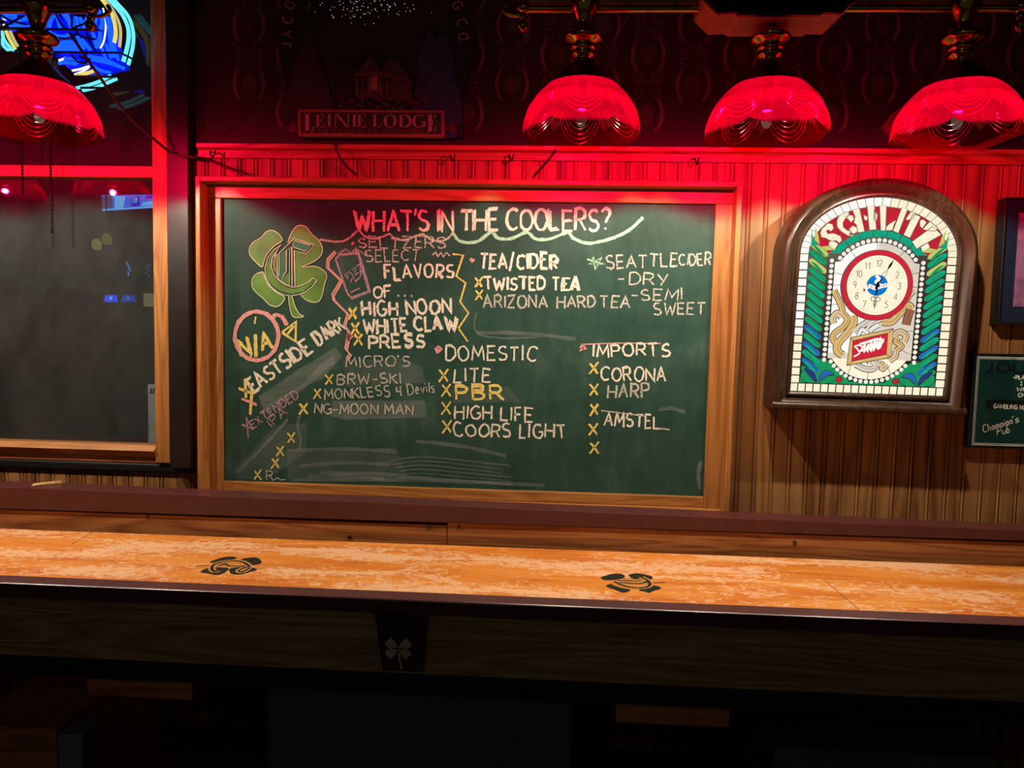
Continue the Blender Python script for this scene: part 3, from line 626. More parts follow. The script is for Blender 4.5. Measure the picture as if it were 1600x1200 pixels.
# the name in cream glass
NAME = [[(415, 335), (460, 345), (470, 385), (445, 410), (425, 395), (405, 400), (415, 430), (470, 425), (530, 450), (545, 490), (520, 512), (490, 490), (450, 497), (400, 470), (360, 460), (350, 420), (365, 385), (395, 360)],
 [(430, 500), (470, 495), (512, 520), (480, 572), (455, 560), (425, 530)],
 [(600, 232), (612, 262), (570, 300), (552, 330), (556, 370), (590, 400), (625, 405), (610, 440), (655, 440), (635, 455), (590, 444), (540, 412), (502, 370), (497, 320), (512, 280), (545, 252)],
 [(575, 285), (600, 262), (640, 268), (652, 300), (625, 330), (600, 300)], [(610, 385), (640, 358), (680, 375), (682, 410), (650, 432), (615, 415)],
 [(638, 220), (700, 200), (748, 410), (688, 422), (672, 350), (650, 330), (662, 280)], [(738, 262), (775, 280), (770, 312), (742, 305)],
 [(768, 185), (834, 178), (852, 392), (788, 398)], [(832, 215), (862, 262), (856, 310), (830, 318)],
 [(880, 178), (942, 182), (934, 400), (888, 400)], [(936, 372), (968, 340), (1028, 306), (1008, 350), (996, 400), (940, 402)],
 [(1078, 195), (1132, 210), (1050, 424), (998, 405)], [(1182, 250), (1246, 280), (1152, 468), (1092, 440)], [(1110, 305), (1135, 265), (1165, 228), (1198, 250), (1178, 296), (1140, 308)],
 [(1240, 312), (1268, 300), (1300, 330), (1262, 385), (1238, 360)], [(1262, 390), (1330, 318), (1400, 380), (1372, 408), (1310, 402)],
 [(1352, 366), (1432, 440), (1212, 566), (1168, 500)], [(1242, 545), (1310, 510), (1332, 552), (1262, 592)]]
for lt in NAME:
    q = k1(lt); pc(q, 'tan' if len(lt) == 99 else 'cream', 0.0014); ln(q, 0.0016, 0.0017, True)
# barley-twist columns
def strand(sg, v, th, c, n):
    up = [(sg*(-0.195+0.052*t), v-0.030*(0.35*t+0.65*t*t*(3-2*t))+th*(0.5-0.30*abs(2*t-1)**5)) for t in [i/8 for i in range(9)]]
    dn = [(sg*(-0.195+0.052*t), v-0.030*(0.35*t+0.65*t*t*(3-2*t))-th*(0.5-0.30*abs(2*t-1)**5)) for t in [i/8 for i in range(8, -1, -1)]]
    pc(up+dn, c, n)
for sg in (-1, 1):
    gp.face([KW(sg*u, v, 0.0005) for u, v in ((-0.197, 0.03), (-0.141, 0.03), (-0.141, 0.43), (-0.197, 0.43))], GK.index('green') if 0 else LEAD)
    CC = ('lime', 'teal', 'lime', 'teal', 'teal', 'green', 'teal', 'teal', 'green', 'teal', 'blue', 'teal', 'blue', 'green', 'blue', 'green', 'navy') if sg < 0 else ('lime', 'green', 'lime', 'green', 'green', 'teal', 'green', 'green', 'teal', 'green', 'blue', 'green', 'blue', 'teal', 'blue', 'green', 'navy')
    for i in range(16):
        v = 0.436-i*0.0243
        strand(sg, v, 0.0206, CC[i], 0.0012)
        hl = {'teal': 'green', 'green': 'teal', 'blue': 'teal', 'navy': 'blue', 'lime': 'green'}[CC[i]]
        gp.ribbon([KW(sg*(-0.190+0.040*t), v-0.0035-0.030*(0.35*t+0.65*t*t*(3-2*t)), 0.0014) for t in [k/8 for k in range(9)]], [0.001+0.0075*sin(pi*k/8) for k in range(9)], KN, GK.index(hl))
    # leaves above and below the column
    pc([(sg*-0.196, 0.478), (sg*-0.188, 0.45), (sg*-0.170, 0.432), (sg*-0.192, 0.430)], 'teal', 0.0018)
    pc([(sg*-0.186, 0.487), (sg*-0.176, 0.465), (sg*-0.168, 0.435), (sg*-0.184, 0.447)], 'lime', 0.0019)
    pc([(sg*-0.164, 0.428), (sg*-0.140, 0.432), (sg*-0.122, 0.420), (sg*-0.148, 0.418)], 'lime', 0.0019)
    for cc, lf in (('green', [(0.188, 0.064), (0.195, 0.045), (0.180, 0.030), (0.150, 0.028), (0.165, 0.048)]), ('navy', [(0.186, 0.072), (0.158, 0.060), (0.146, 0.030), (0.168, 0.046)]),
                   ('blue', [(0.142, 0.034), (0.134, 0.062), (0.116, 0.066), (0.098, 0.056), (0.120, 0.050)]), ('green', [(0.140, 0.028), (0.116, 0.048), (0.098, 0.052), (0.088, 0.044), (0.110, 0.028)])):
        q = [(sg*a, b) for a, b in s2(lf, 4, True)]; pc(q, cc, 0.0019); ln(q, 0.0016, 0.0022, True)
    pc([(sg*0.082+0.0085*cos(t), 0.040+0.0085*sin(t)) for t in [2*pi*i/16 for i in range(16)]], 'red', 0.0024); ln([(sg*0.082+0.0092*cos(t), 0.040+0.0092*sin(t)) for t in [2*pi*i/16 for i in range(16)]], 0.0016, 0.0026, True)
# pale field inside the beads
fld = [(0.1205, 0.103), (0.1205, 0.385), (0.104, 0.388)]+[(0.127*cos(a), VC+0.127*sin(a)) for a in [radians(35+110*i/24) for i in range(25)]]+[(-0.104, 0.388), (-0.1205, 0.385), (-0.1205, 0.103)]
fld += [(0.127*cos(a), 0.1708+0.127*sin(a)) for a in [radians(212+116*i/24) for i in range(25)]]
gp.face([KW(u, v, 0.0016) for u, v in arch_path(-0.3, 4)[:0] or [(-0.140, 0.095), (-0.140, 0.41), (0.140, 0.41), (0.140, 0.095)]], LEAD)
pc(fld, 'pale', 0.0018)
pc([(-0.1205, 0.103)]+[(0.127*cos(a), 0.1708+0.127*sin(a)) for a in [radians(212+116*i/24) for i in range(25)]]+[(0.1205, 0.103)], 'face', 0.0020)
pc([(-0.1205, 0.12), (-0.1205, 0.385), (-0.104, 0.388)]+[(0.127*cos(a), VC+0.127*sin(a)) for a in [radians(145-55*i/12) for i in range(13)]]+[(0, 0.12)], 'white', 0.0020)  # left half of the field white, its backlight glare set as colour
for a in (92, 128, 163, 55, 20, 180, 0): ln([(0.1*cos(radians(a)), 0.32+0.1*sin(radians(a))), (0.13*cos(radians(a)), VC+0.13*sin(radians(a)))], 0.0014, 0.0026)
for q in ([(0, 0.036), (0, 0.07)], [(-0.06, 0.05), (-0.05, 0.085)], [(0.07, 0.055), (0.05, 0.09)], [(0.075, 0.14), (0.122, 0.12)], [(-0.122, 0.135), (-0.08, 0.145)], [(0.09, 0.19), (0.122, 0.19)], [(-0.122, 0.26), (-0.1, 0.265)], [(0.1, 0.25), (0.122, 0.245)]): ln(q, 0.0014, 0.0026)
# beads
bd = [(sg*0.1302, 0.098+i*0.0153) for sg in (-1, 1) for i in range(20)]
bd += [(0.1345*cos(radians(a)), VC+0.1345*sin(radians(a))) for a in [37+i*6.63 for i in range(17)]]
bd += [(0.1345*cos(radians(a)), 0.1708+0.1345*sin(radians(a))) for a in [215+i*6.68 for i in range(17)]]
bb = MB()
for u, v in bd:
    vs = [KW(u, v, 0.0058)]; fs = []
    for r, h in ((0.0036, 0.0050), (0.0062, 0.0024)):
        vs += [KW(u+r*cos(t), v+r*sin(t), h) for t in [2*pi*k/12 for k in range(12)]]
    fs = [(0, 1+k, 1+(k+1) % 12) for k in range(12)]+[(1+k, 13+k, 13+(k+1) % 12, 1+(k+1) % 12) for k in range(12)]
    bb.add(vs, fs, 0, True)
bb.build('bead_border', glow('lit_bead', (252, 246, 232), 1.0), clock)
# gold banner scrolls and the red plaque
def band(pts, w, c, n, o=0.0020):
    q = s2(pts, 6); w *= 1.5; ln(q, w+o*2.2, n); ln(q, w, n+0.0003, False, c); ln([(a+0.0022, b+0.001) for a, b in q], 0.0011, n+0.0005)
for k, (pts, w, c) in enumerate([
    (k2([(545, 250), (545, 190), (520, 120), (490, 60), (470, 20)]), 0.010, 'gold'), (k2([(470, 320), (460, 270), (500, 225), (540, 260)]), 0.011, 'tan'),
    (k2([(560, 235), (590, 280), (560, 340), (480, 400), (460, 450), (490, 500)]), 0.010, 'gold'),
    (k2([(640, 245), (645, 310), (590, 400), (510, 490), (500, 560), (550, 600)]), 0.013, 'gold'),
    (k2([(800, 285), (700, 350), (650, 400)]), 0.011, 'pale'), (k2([(900, 270), (820, 310), (760, 390)]), 0.010, 'pale'),
    (k2([(690, 420), (720, 370), (760, 390)]), 0.006, 'white'), (k2([(790, 380), (830, 350), (870, 330)]), 0.007, 'white'),
    (k2([(900, 300), (980, 300), (1050, 230), (1130, 160), (1160, 190)]), 0.013, 'gold'), (k2([(1100, 130), (1140, 60), (1180, 20)]), 0.011, 'tan'),
    (k2([(1150, 190), (1130, 250), (1110, 330)]), 0.014, 'brown'),
    (k2([(1000, 420), (1060, 390), (1110, 430), (1090, 480)]), 0.010, 'tan'), (k2([(1040, 440), (1020, 480), (1070, 520), (1010, 560)]), 0.009, 'gold'),
    (k2([(1020, 560), (1010, 610), (960, 650)]), 0.010, 'tan'), (k2([(660, 680), (740, 720), (820, 720), (840, 670), (800, 650), (790, 685)]), 0.010, 'pale'),
    (k2([(860, 670), (900, 690), (900, 720), (940, 680)]), 0.010, 'tan')]):
    band(pts, w, c, 0.0030+0.0008*k/4)
fo, fi = k2([(612, 440), (995, 362), (968, 618), (580, 690)]), k2([(632, 470), (945, 402), (930, 590), (622, 652)])
gp.prism([KW(u, v, 0.0085) for u, v in fo], -KN*0.003, GK.index('gold'), LEAD); ln(fo, 0.0018, 0.0088, True)
for a, b in zip(fo, fi): ln([a, b], 0.0014, 0.0090)
gp.face([KW(u, v, 0.0089) for u, v in fi], GK.index('ring')); ln(fi, 0.0016, 0.0091, True)
scr = zm(1220, 450, 5.714, [(640, 610), (690, 580), (670, 540), (650, 520), (690, 510), (720, 530), (700, 560), (740, 500), (730, 570), (770, 500), (760, 570), (800, 470), (790, 565), (830, 460), (815, 560), (850, 470), (850, 545), (880, 440), (868, 540), (905, 450)])
ln([KP(p) for p in s2(scr, 5)], 0.0042, 0.0096, False, 'white')
ln([KP(p) for p in s2(zm(1220, 450, 5.714, [(690, 500), (760, 480), (840, 455), (900, 470), (850, 520), (760, 545), (700, 560)]), 5)], 0.0060, 0.0094, False, 'white')
gp.build('glass_panel', GMAT+[M['lead']], clock)
# dial
FU, FV = 0.0012, 0.3208
dl = MB(); FMATS = [M['lead'], GMAT[GK.index('ring')], GMAT[GK.index('face')], GMAT[GK.index('globe')], GMAT[GK.index('white')], paint('numeral_ink', (66, 60, 66), 0.6), GMAT[GK.index('red')]]
def disc(r, n, mi, cu=FU, cv=FV, ry=None): dl.face([KW(cu+r*cos(t), cv+(ry or r)*sin(t), n) for t in [2*pi*k/48 for k in range(48)]], mi)
def dln(pts, w, n, mi): dl.ribbon([KW(FU+u, FV+v, n) for u, v in pts], w, KN, mi)
dl.prism([KW(FU+0.1025*cos(t), FV+0.1025*sin(t), 0.0095) for t in [2*pi*k/48 for k in range(48)]], -KN*0.006, 0)
disc(0.1012, 0.0098, 1); disc(0.0875, 0.0101, 0); disc(0.0862, 0.0104, 2)
for a in (90, 35, -30, -75, -90-20, 145, 180, 0, 215): dln([(0.0868*cos(radians(a)), 0.0868*sin(radians(a))), (0.1015*cos(radians(a)), 0.1015*sin(radians(a)))], 0.0013, 0.0104, 0)
for k in range(60):
    a = radians(6*k); r = 0.0795; big = k % 5 == 0
    dl.face([KW(FU+r*cos(a)+(0.0012 if big else 0.0007)*cos(t), FV+r*sin(a)+(0.0012 if big else 0.0007)*sin(t), 0.0107) for t in [2*pi*i/6 for i in range(6)]], 5)
NUM = {'1': [[(.0, .75), (.2, 1), (.2, 0)]], '2': [A_(.22, .74, .22, .25, 165, -30, 8)+[(0, 0), (.46, .04)]], '3': [A_(.2, .76, .2, .23, 150, -80, 8)+A_(.2, .27, .24, .26, 80, -150, 8)], '4': [[(.34, 0), (.34, 1), (0, .3), (.46, .3)]],
       '5': [[(.42, 1), (.08, 1), (.05, .55)]+A_(.2, .3, .24, .3, 110, -150, 9)], '7': [[(0, .9), (.06, 1), (.46, 1), (.15, 0)]], '8': [A_(.22, .75, .18, .23, -90, 270, 12), A_(.22, .26, .23, .26, 90, 450, 12)],
       '9': [A_(.22, .7, .21, .28, 0, 360, 12)+A_(.16, .5, .27, .5, 20, -70, 6)], '0': [A_(.22, .5, .22, .5, 90, 450, 14)]}
for hr in (12, 2, 3, 4, 5, 7, 8, 9, 10, 11):
    a = radians(90-30*hr); cx, cy = 0.0635*cos(a), 0.0635*sin(a); s = str(hr); hh = 0.019
    for i, ch in enumerate(s):
        ox = cx-(0.0046 if len(s) == 1 else 0.0092)+i*0.0098+(0.002 if ch == '1' else 0)
        for st in NUM[ch]: dln([(ox+x*hh, cy-hh/2+y*hh) for x, y in st], 0.0017, 0.0108, 5)
disc(0.0305, 0.0106, 3); dln(s2([(-.006, .028), (.004, .018), (-.004, .010), (.008, .002)], 5), 0.009, 0.0109, 4)
dln(s2([(-.034, -.012), (-.022, -.003), (-.006, -.008), (.010, -.003), (.030, .002)], 5), 0.0115, 0.0110, 4)
dln(s2([(-.036, -.018), (-.034, -.006)], 3), 0.006, 0.0109, 6)
for q in ([(-.026, -.008), (-.027, .000), (-.022, .000)], [(-.018, -.010), (-.018, -.002), (-.012, -.009)], [(-.006, -.011), (-.004, -.003)], [(.006, -.008), (.007, .001), (.012, -.004)], [(.016, -.005), (.021, .003)], [(.024, -.002), (.027, .004)]): dln(q, 0.0018, 0.0112, 6)
dl.build('dial', FMATS, clock)
def hand(name, ang, pts, hollow, n):
    mb = MB(); a = radians(ang); ca, sa = cos(a), sin(a)
    tr_ = lambda r, s: KW(FU+r*ca-s*sa, FV+r*sa+s*ca, n)
    for line, w in pts: mb.ribbon([tr_(*p) for p in line], w, KN)
    for c, r in hollow: mb.ribbon([tr_(c+r*cos(t), r*sin(t)) for t in [2*pi*k/14 for k in range(14)]], 0.0016, KN, 0, True)
    mb.face([KW(FU+0.006*cos(t), FV+0.006*sin(t), n) for t in [2*pi*k/14 for k in range(14)]])
    mb.build(name, 'blackmetal', clock)
hand('minute_hand', 62, [([(-0.012, 0), (0.022, 0)], 0.004), (s2([(0.022, 0), (0.036, 0.005), (0.05, 0)], 6), 0.0014), (s2([(0.022, 0), (0.036, -0.005), (0.05, 0)], 6), 0.0014), (s2([(0.05, 0), (0.066, 0), (0.083, 0)], 6), [0.001+0.006*sin(pi*k/12)**2 for k in range(13)])], [], 0.0140)
hand('hour_hand', -93, [([(-0.010, 0), (0.026, 0)], 0.005), (s2([(0.045, 0), (0.053, 0.004), (0.062, 0), (0.068, 0)], 5), 0.0018), (s2([(0.045, 0), (0.053, -0.004), (0.062, 0), (0.068, 0)], 5), 0.0018), ([(0.045, 0), (0.066, 0)], 0.002)], [(0.0315, 0.004)], 0.0128)
hh_ = MB()
for s_ in (-0.0072, 0.0072):
    a = radians(-93)
    hh_.ribbon([KW(FU+(0.040+0.0062*cos(t))*cos(a)-(s_+0.0062*sin(t))*sin(a), FV+(0.040+0.0062*cos(t))*sin(a)+(s_+0.0062*sin(t))*cos(a), 0.0128) for t in [2*pi*k/14 for k in range(14)]], 0.0016, KN, 0, True)
hh_.build('hour_hand_loops', 'blackmetal', bpy.data.objects['hour_hand'])

# ------------------------------------------------------------------ framed picture and green notice on the right
YP = -0.045
pic = thing('framed_picture', (1.53, 0, 1.40), 'black framed picture with glossy dark mat right of the clock', 'picture')
a, b = W((1573.5, 308), YP), W((1557, 507), YP); px0 = (a.x+b.x)/2; pzt, pzb = a.z, b.z; px1 = px0+0.34
fw = 0.008
fr = MB()
for q in ((px0, px1, pzb, pzb+fw), (px0, px1, pzt-fw, pzt), (px0, px0+fw, pzb+fw, pzt-fw), (px1-fw, px1, pzb+fw, pzt-fw)): fr.box(q[0], q[1], YP, -0.002, q[2], q[3])
fr.build('frame', 'black', pic, 0.002)
t = NT('glossy_navy_mat'); M['navymat'] = t.done(t.bsdf(lin((36, 42, 62)), 0.18, 0, None, spec=0.9))
MB().box(px0+fw, px1-fw, YP+0.006, -0.004, pzb+fw, pzt-fw).build('mat_board', 'navymat', pic)
t = NT('mauve_print'); nn = t.noise(t.coords(), 14, 4, 0.6); M['print'] = t.done(t.bsdf(t.ramp(nn, [(0.35, lin((90, 56, 96))), (0.6, lin((160, 104, 140)))]), 0.25))
c0 = W((1597, 312), YP).x+0.002
MB().box(c0-0.004, px1-0.058, YP+0.004, YP+0.0065, pzb+0.055, pzt-0.045).build('print', 'print', pic)
YS = -0.03
sg_ = thing('house_rules_sign', (1.5, 0, 1.03), 'dark green sign with white double border and lettering below the picture', 'sign')
a, b = W((1524, 556), YS), W((1519, 696), YS); sx0 = (a.x+b.x)/2; szt, szb = a.z, b.z; sx1 = sx0+0.42
MB().box(sx0-0.008, sx1, YS+0.001, -0.002, szb-0.008, szt+0.008).build('backing', 'black', sg_, 0.002)
M['signgreen'] = paint('dark_green_sign', (20, 58, 54), 0.3); M['signwhite'] = paint('white_sign_ink', (226, 228, 218), 0.5); M['signdark'] = paint('black_sign_ink', (16, 26, 28), 0.4)
sp_ = MB().box(sx0, sx1-0.006, YS-0.001, YS+0.002, szb, szt)
for d, w in ((0.003, 0.0022), (0.0075, 0.0014)):
    sp_.ribbon([(sx0+d, YS-0.0014, szb+d), (sx1-0.006-d, YS-0.0014, szb+d), (sx1-0.006-d, YS-0.0014, szt-d), (sx0+d, YS-0.0014, szt-d)], w, WN, 1, True)
sp_.build('sign_face', ['signgreen', 'signwhite', 'signdark'], sg_)
def sign_text(s, a, h, wpx, y, mats, parent, length=None, k=0.0, name='lettering', slant=0.0, gap=.24, px_w=None, b=None):
    A = W(a, y); mb = MB(); B = W(b, y); d = B-A; L = d.length; d /= L; up = Vector((-d.z, 0, d.x))
    for line in text_strokes(s, 0, L, h*MPP, 0.0, gap, .42, slant):
        mb.ribbon([A+d*u+up*v for u, v in line], wpx*MPP, WN)
    return mb.build(name, mats, parent)
yt = YS-0.0016
sign_text('PLA', (1587, 592.5), 5.5, 1.5, yt, 'signwhite', sg_, b=(1600.5, 593)); sign_text('WI', (1589, 611), 5.5, 1.5, yt, 'signwhite', sg_, b=(1599, 611)); sign_text('CH', (1591, 620), 5.5, 1.5, yt, 'signwhite', sg_, b=(1601, 620))
m3 = MB(); A3 = W((1594, 602), yt)
for st in NUM['3']: m3.ribbon([A3+Vector((x*0.011, 0, y*0.011)) for x, y in st], 0.0026, WN)
m3.sphere(W((1584, 590), yt), 0.0022, 8, 6); m3.build('lettering', 'signwhite', sg_)
pl = W((1541, 624), yt); pr_ = W((1600, 640), yt)
MB().box(pl.x, sx1-0.02, YS-0.0013, YS, pr_.z, pl.z).build('dark_strip', 'signdark', sg_)
sign_text('GAMBLING NO', (1552.5, 637.5), 6, 1.3, yt-0.0006, 'signwhite', sg_, b=(1602, 640))
sign_text('Champion', (1536.5, 676), 11, 1.2, yt, 'signwhite', sg_, slant=0.25, b=(1582, 662)); sign_text("s", (1586, 661), 10, 1.2, yt, 'signwhite', sg_, slant=0.2, b=(1592, 659))
sign_text('Pub', (1558, 680), 11, 1.2, yt, 'signwhite', sg_, slant=0.25, b=(1577, 676)); sign_text("'", (1584, 662), 11, 1.1, yt, 'signwhite', sg_, b=(1586, 661.5))
sign_text('OU', (1558, 581), 14, 4.5, yt, 'signdark', sg_, b=(1600, 583)); sign_text('J', (1541, 581), 14, 4.0, yt, 'signdark', sg_, b=(1550, 581))

# ------------------------------------------------------------------ shuffleboard table along the wall
tab = thing('shuffleboard_table', (-0.1, -0.55, 0), 'long shuffleboard table with worn orange playing surface and maroon capped rails', 'table')
TX0, TX1 = -2.9, 2.75
def lerp_z(a, b, x): return a+(b-a)*(x+1.68)/3.03
bc = MB(); za, zb_ = lerp_z(0.8465, 0.8205, TX0), lerp_z(0.8465, 0.8205, TX1); ba, bb2 = lerp_z(0.776, 0.789, TX0), lerp_z(0.776, 0.789, TX1)
bc.hexa([(TX0, -0.20, ba), (TX1, -0.20, bb2), (TX1, -0.115, bb2), (TX0, -0.115, ba), (TX0, -0.20, za), (TX1, -0.20, zb_), (TX1, -0.115, zb_), (TX0, -0.115, za)])
bc.build('back_cap_rail', 'maroon', tab, 0.003)
seam = W((699, 832), -0.185).x
MB().box(TX0, seam-0.0012, -0.1945, -0.13, 0.60, 0.774).build('back_board', 'panelwood', tab, 0.001)
MB().box(seam+0.0012, TX1, -0.1948, -0.13, 0.60, 0.784).build('back_board', 'panelwood', tab, 0.001)
plug = MB()
for p in ((233, 806), (672, 822), (718, 822), (548, 838), (1240, 846)):
    w = W(p, -0.186); plug.prism([(w.x+0.006*cos(t), -0.1965, w.z+0.006*sin(t)) for t in [2*pi*k/12 for k in range(12)]], (0, 0.004, 0))
plug.build('screw_plug', 'walnut', tab)
ZS = 0.731
MB().box(TX0+0.05, TX1-0.05, -0.78, -0.25, ZS-0.07, ZS).build('playing_surface', 'surface', tab, 0.003)
MB().box(TX0, TX1, -0.93, -0.13, 0.632, 0.645).build('gutter_floor', 'black', tab)
MB().box(TX0, TX1, -0.953, -0.905, 0.797, 0.8265).build('front_cap_rail', 'maroon', tab, 0.004)
MB().box(TX0, TX1, -0.932, -0.912, 0.668, 0.797).build('front_apron', 'apron', tab, 0.002)
MB().box(TX0, TX1, -0.925, -0.16, 0.624, 0.668).build('lower_beam', 'black', tab)
# joints and clover emblems on the playing surface
sj = MB(); zt_ = ZS+0.0004
for a, b in (((145, 831), (112, 850)), ((1290, 908), (1343, 953))):
    q0, q1 = W(a, 0, zt_), W(b, 0, zt_); sj.ribbon([q0, (q0+q1)/2, q1], 0.0016, (0, 0, 1))
sj.build('board_joint', 'walnut', tab)
M['decal'] = None
t = NT('worn_black_decal'); nn = t.noise(t.coords((60, 60, 60)), 3, 5, 0.75)
dd = t.n('ShaderNodeBsdfPrincipled'); dd.inputs['Base Color'].default_value = lin((34, 38, 32)); dd.inputs['Roughness'].default_value = 0.35; tr = t.n('ShaderNodeBsdfTransparent')
M['decal'] = t.done(t.mixs(t.ramp(nn, [(0.32, (0, 0, 0, 1)), (0.42, (1, 1, 1, 1))]), tr.outputs[0], dd.outputs[0])); M['decal_line'] = paint('decal_edge', (214, 150, 84), 0.4)
def emblem(x0_, y0_, pts_, lines, stem):
    mb = MB(); z = ZS+0.0006
    for lf in pts_: mb.face([W(p, 0, z) for p in s2(zm(x0_, y0_, 13.333, lf), 4, True)], 0)
    q = [W(p, 0, z) for p in zm(x0_, y0_, 13.333, stem)]; mb.ribbon(q, 0.004, (0, 0, 1), 0)
    for w, l in lines:
        pp = s2(zm(x0_, y0_, 13.333, l), 4); mb.ribbon([W(p, 0, z+0.0004) for p in pp], 0.010+w, (0, 0, 1), 1); mb.ribbon([W(p, 0, z+0.0008) for p in pp], max(0.004, w), (0, 0, 1), 0)
    return mb.build('clover_emblem', ['decal', 'decal_line'], tab)
emblem(300, 860, [[(375, 240), (520, 180), (700, 135), (850, 130), (935, 160), (800, 205), (620, 235), (470, 265)], [(1010, 190), (1150, 155), (1300, 145), (1390, 165), (1450, 250), (1360, 290), (1240, 300), (1120, 225)],
                  [(180, 440), (260, 390), (400, 355), (600, 350), (760, 370), (740, 420), (620, 490), (480, 508), (340, 478), (230, 468)], [(790, 380), (1000, 350), (1220, 350), (1340, 380), (1345, 410), (1200, 450), (1060, 490), (900, 500), (800, 470)]],
       [(0.008, [(545, 425), (480, 440), (415, 390), (450, 300), (620, 240), (850, 215), (1060, 240), (1200, 330)]), (0.006, [(560, 320), (700, 270), (780, 320), (1100, 325)]), (0.006, [(1200, 365), (1050, 450), (970, 420), (1090, 360)])], [(95, 318), (250, 315), (410, 305)])
emblem(930, 885, [[(115, 235), (250, 180), (400, 150), (560, 160), (620, 220), (480, 270), (300, 285), (190, 280)], [(690, 180), (800, 150), (950, 150), (1190, 210), (1150, 270), (1020, 240), (820, 260)],
                  [(220, 400), (330, 365), (400, 400), (560, 450), (720, 480), (700, 520), (560, 540), (400, 480), (280, 440)], [(910, 490), (1050, 440), (1180, 390), (1360, 430), (1350, 470), (1180, 520), (1140, 550), (1000, 520)]],
       [(0.008, [(390, 310), (600, 400), (850, 440), (1060, 430), (1140, 370), (1090, 290), (960, 220)]), (0.006, [(520, 330), (760, 350), (960, 350), (1060, 310)]), (0.005, [(470, 290), (700, 290), (960, 290)])], [(1160, 345), (1300, 340), (1460, 330)])
# bracket plate with a cream shamrock on the apron
YA = -0.934
bp = [W(p, YA-0.012) for p in ((585, 956), (668, 960), (660, 1050), (598, 1047))]
MB().prism([(p.x, YA-0.012, p.z) for p in bp], (0, 0.014, 0)).build('bracket_plate', paint('dark_maroon_plate', (34, 12, 14), 0.5), tab, 0.002)
sh = MB(); cs = W((622, 1014), YA-0.0135); K_ = MPP*0.66
def shp(pts): return [(cs.x+a*K_*0.9, YA-0.0128, cs.z-b*K_*0.9) for a, b in pts]
for sx_, sy_ in ((1, 1), (-1, 1), (1, -1), (-1, -1)):
    lf = s2([(0, 0), (6*sx_, -12*sy_), (13*sx_, -18*sy_), (17*sx_, -13*sy_), (22*sx_, -9*sy_), (19*sx_, -3*sy_), (8*sx_, 1*sy_)], 4, True)
    sh.prism(shp(lf), (0, 0.001, 0))
sh.ribbon([(q[0], YA-0.0128, q[2]) for q in shp([(1, 8), (3, 20), (6, 34)])], 0.0045, WN)
sh.build('shamrock', paint('cream_shamrock', (190, 184, 150), 0.6), bpy.data.objects['bracket_plate'])
# support blocks, pedestals
def slab(pts, y, dep, name, mat, z0=None):
    q = [W(p, y) for p in pts]; xa, xb = min(p.x for p in q), max(p.x for p in q); zt2, zb2 = max(p.z for p in q), (min(p.z for p in q) if z0 is None else z0)
    return MB().box(xa, xb, y, y+dep, zb2, zt2).build(name, mat, tab, 0.003)
slab([(135, 1059), (300, 1095)], -0.90, 0.6, 'adjuster_block', 'panelwood'); slab([(963, 1092), (1140, 1138)], -0.90, 0.6, 'adjuster_block', 'panelwood')
slab([(418, 1068), (895, 1085)], -0.86, 0.5, 'pedestal', 'grey', 0.0)
slab([(1210, 1170), (1560, 1185)], -0.80, 0.45, 'pedestal', 'grey', 0.0); slab([(-60, 1132), (88, 1140)], -0.80, 0.45, 'pedestal', 'panelwood', 0.0)
MB().box(W((90, 1150), -0.85).x, W((128, 1150), -0.85).x, -0.85, -0.78, 0.0, W((100, 1147), -0.85).z).build('pedestal_post', paint('pale_grey_post', (120, 124, 136), 0.6), tab, 0.003)
# splinter of wood on the back rail
q0, q1 = W((58, 763), -0.16), W((96, 755), -0.13)
shim = MB().hexa([(q0.x, -0.185, 0.8475), (q1.x, -0.132, 0.8475), (q1.x, -0.127, 0.8475), (q0.x-0.01, -0.160, 0.8475), (q0.x, -0.185, 0.850), (q1.x, -0.132, 0.856), (q1.x, -0.127, 0.856), (q0.x-0.01, -0.160, 0.851)])
tag(shim.build('wood_shim', paint('raw_pine_shim', (212, 164, 110), 0.6)), 'thin pale wood splinter lying on the maroon rail below the window', 'shim')

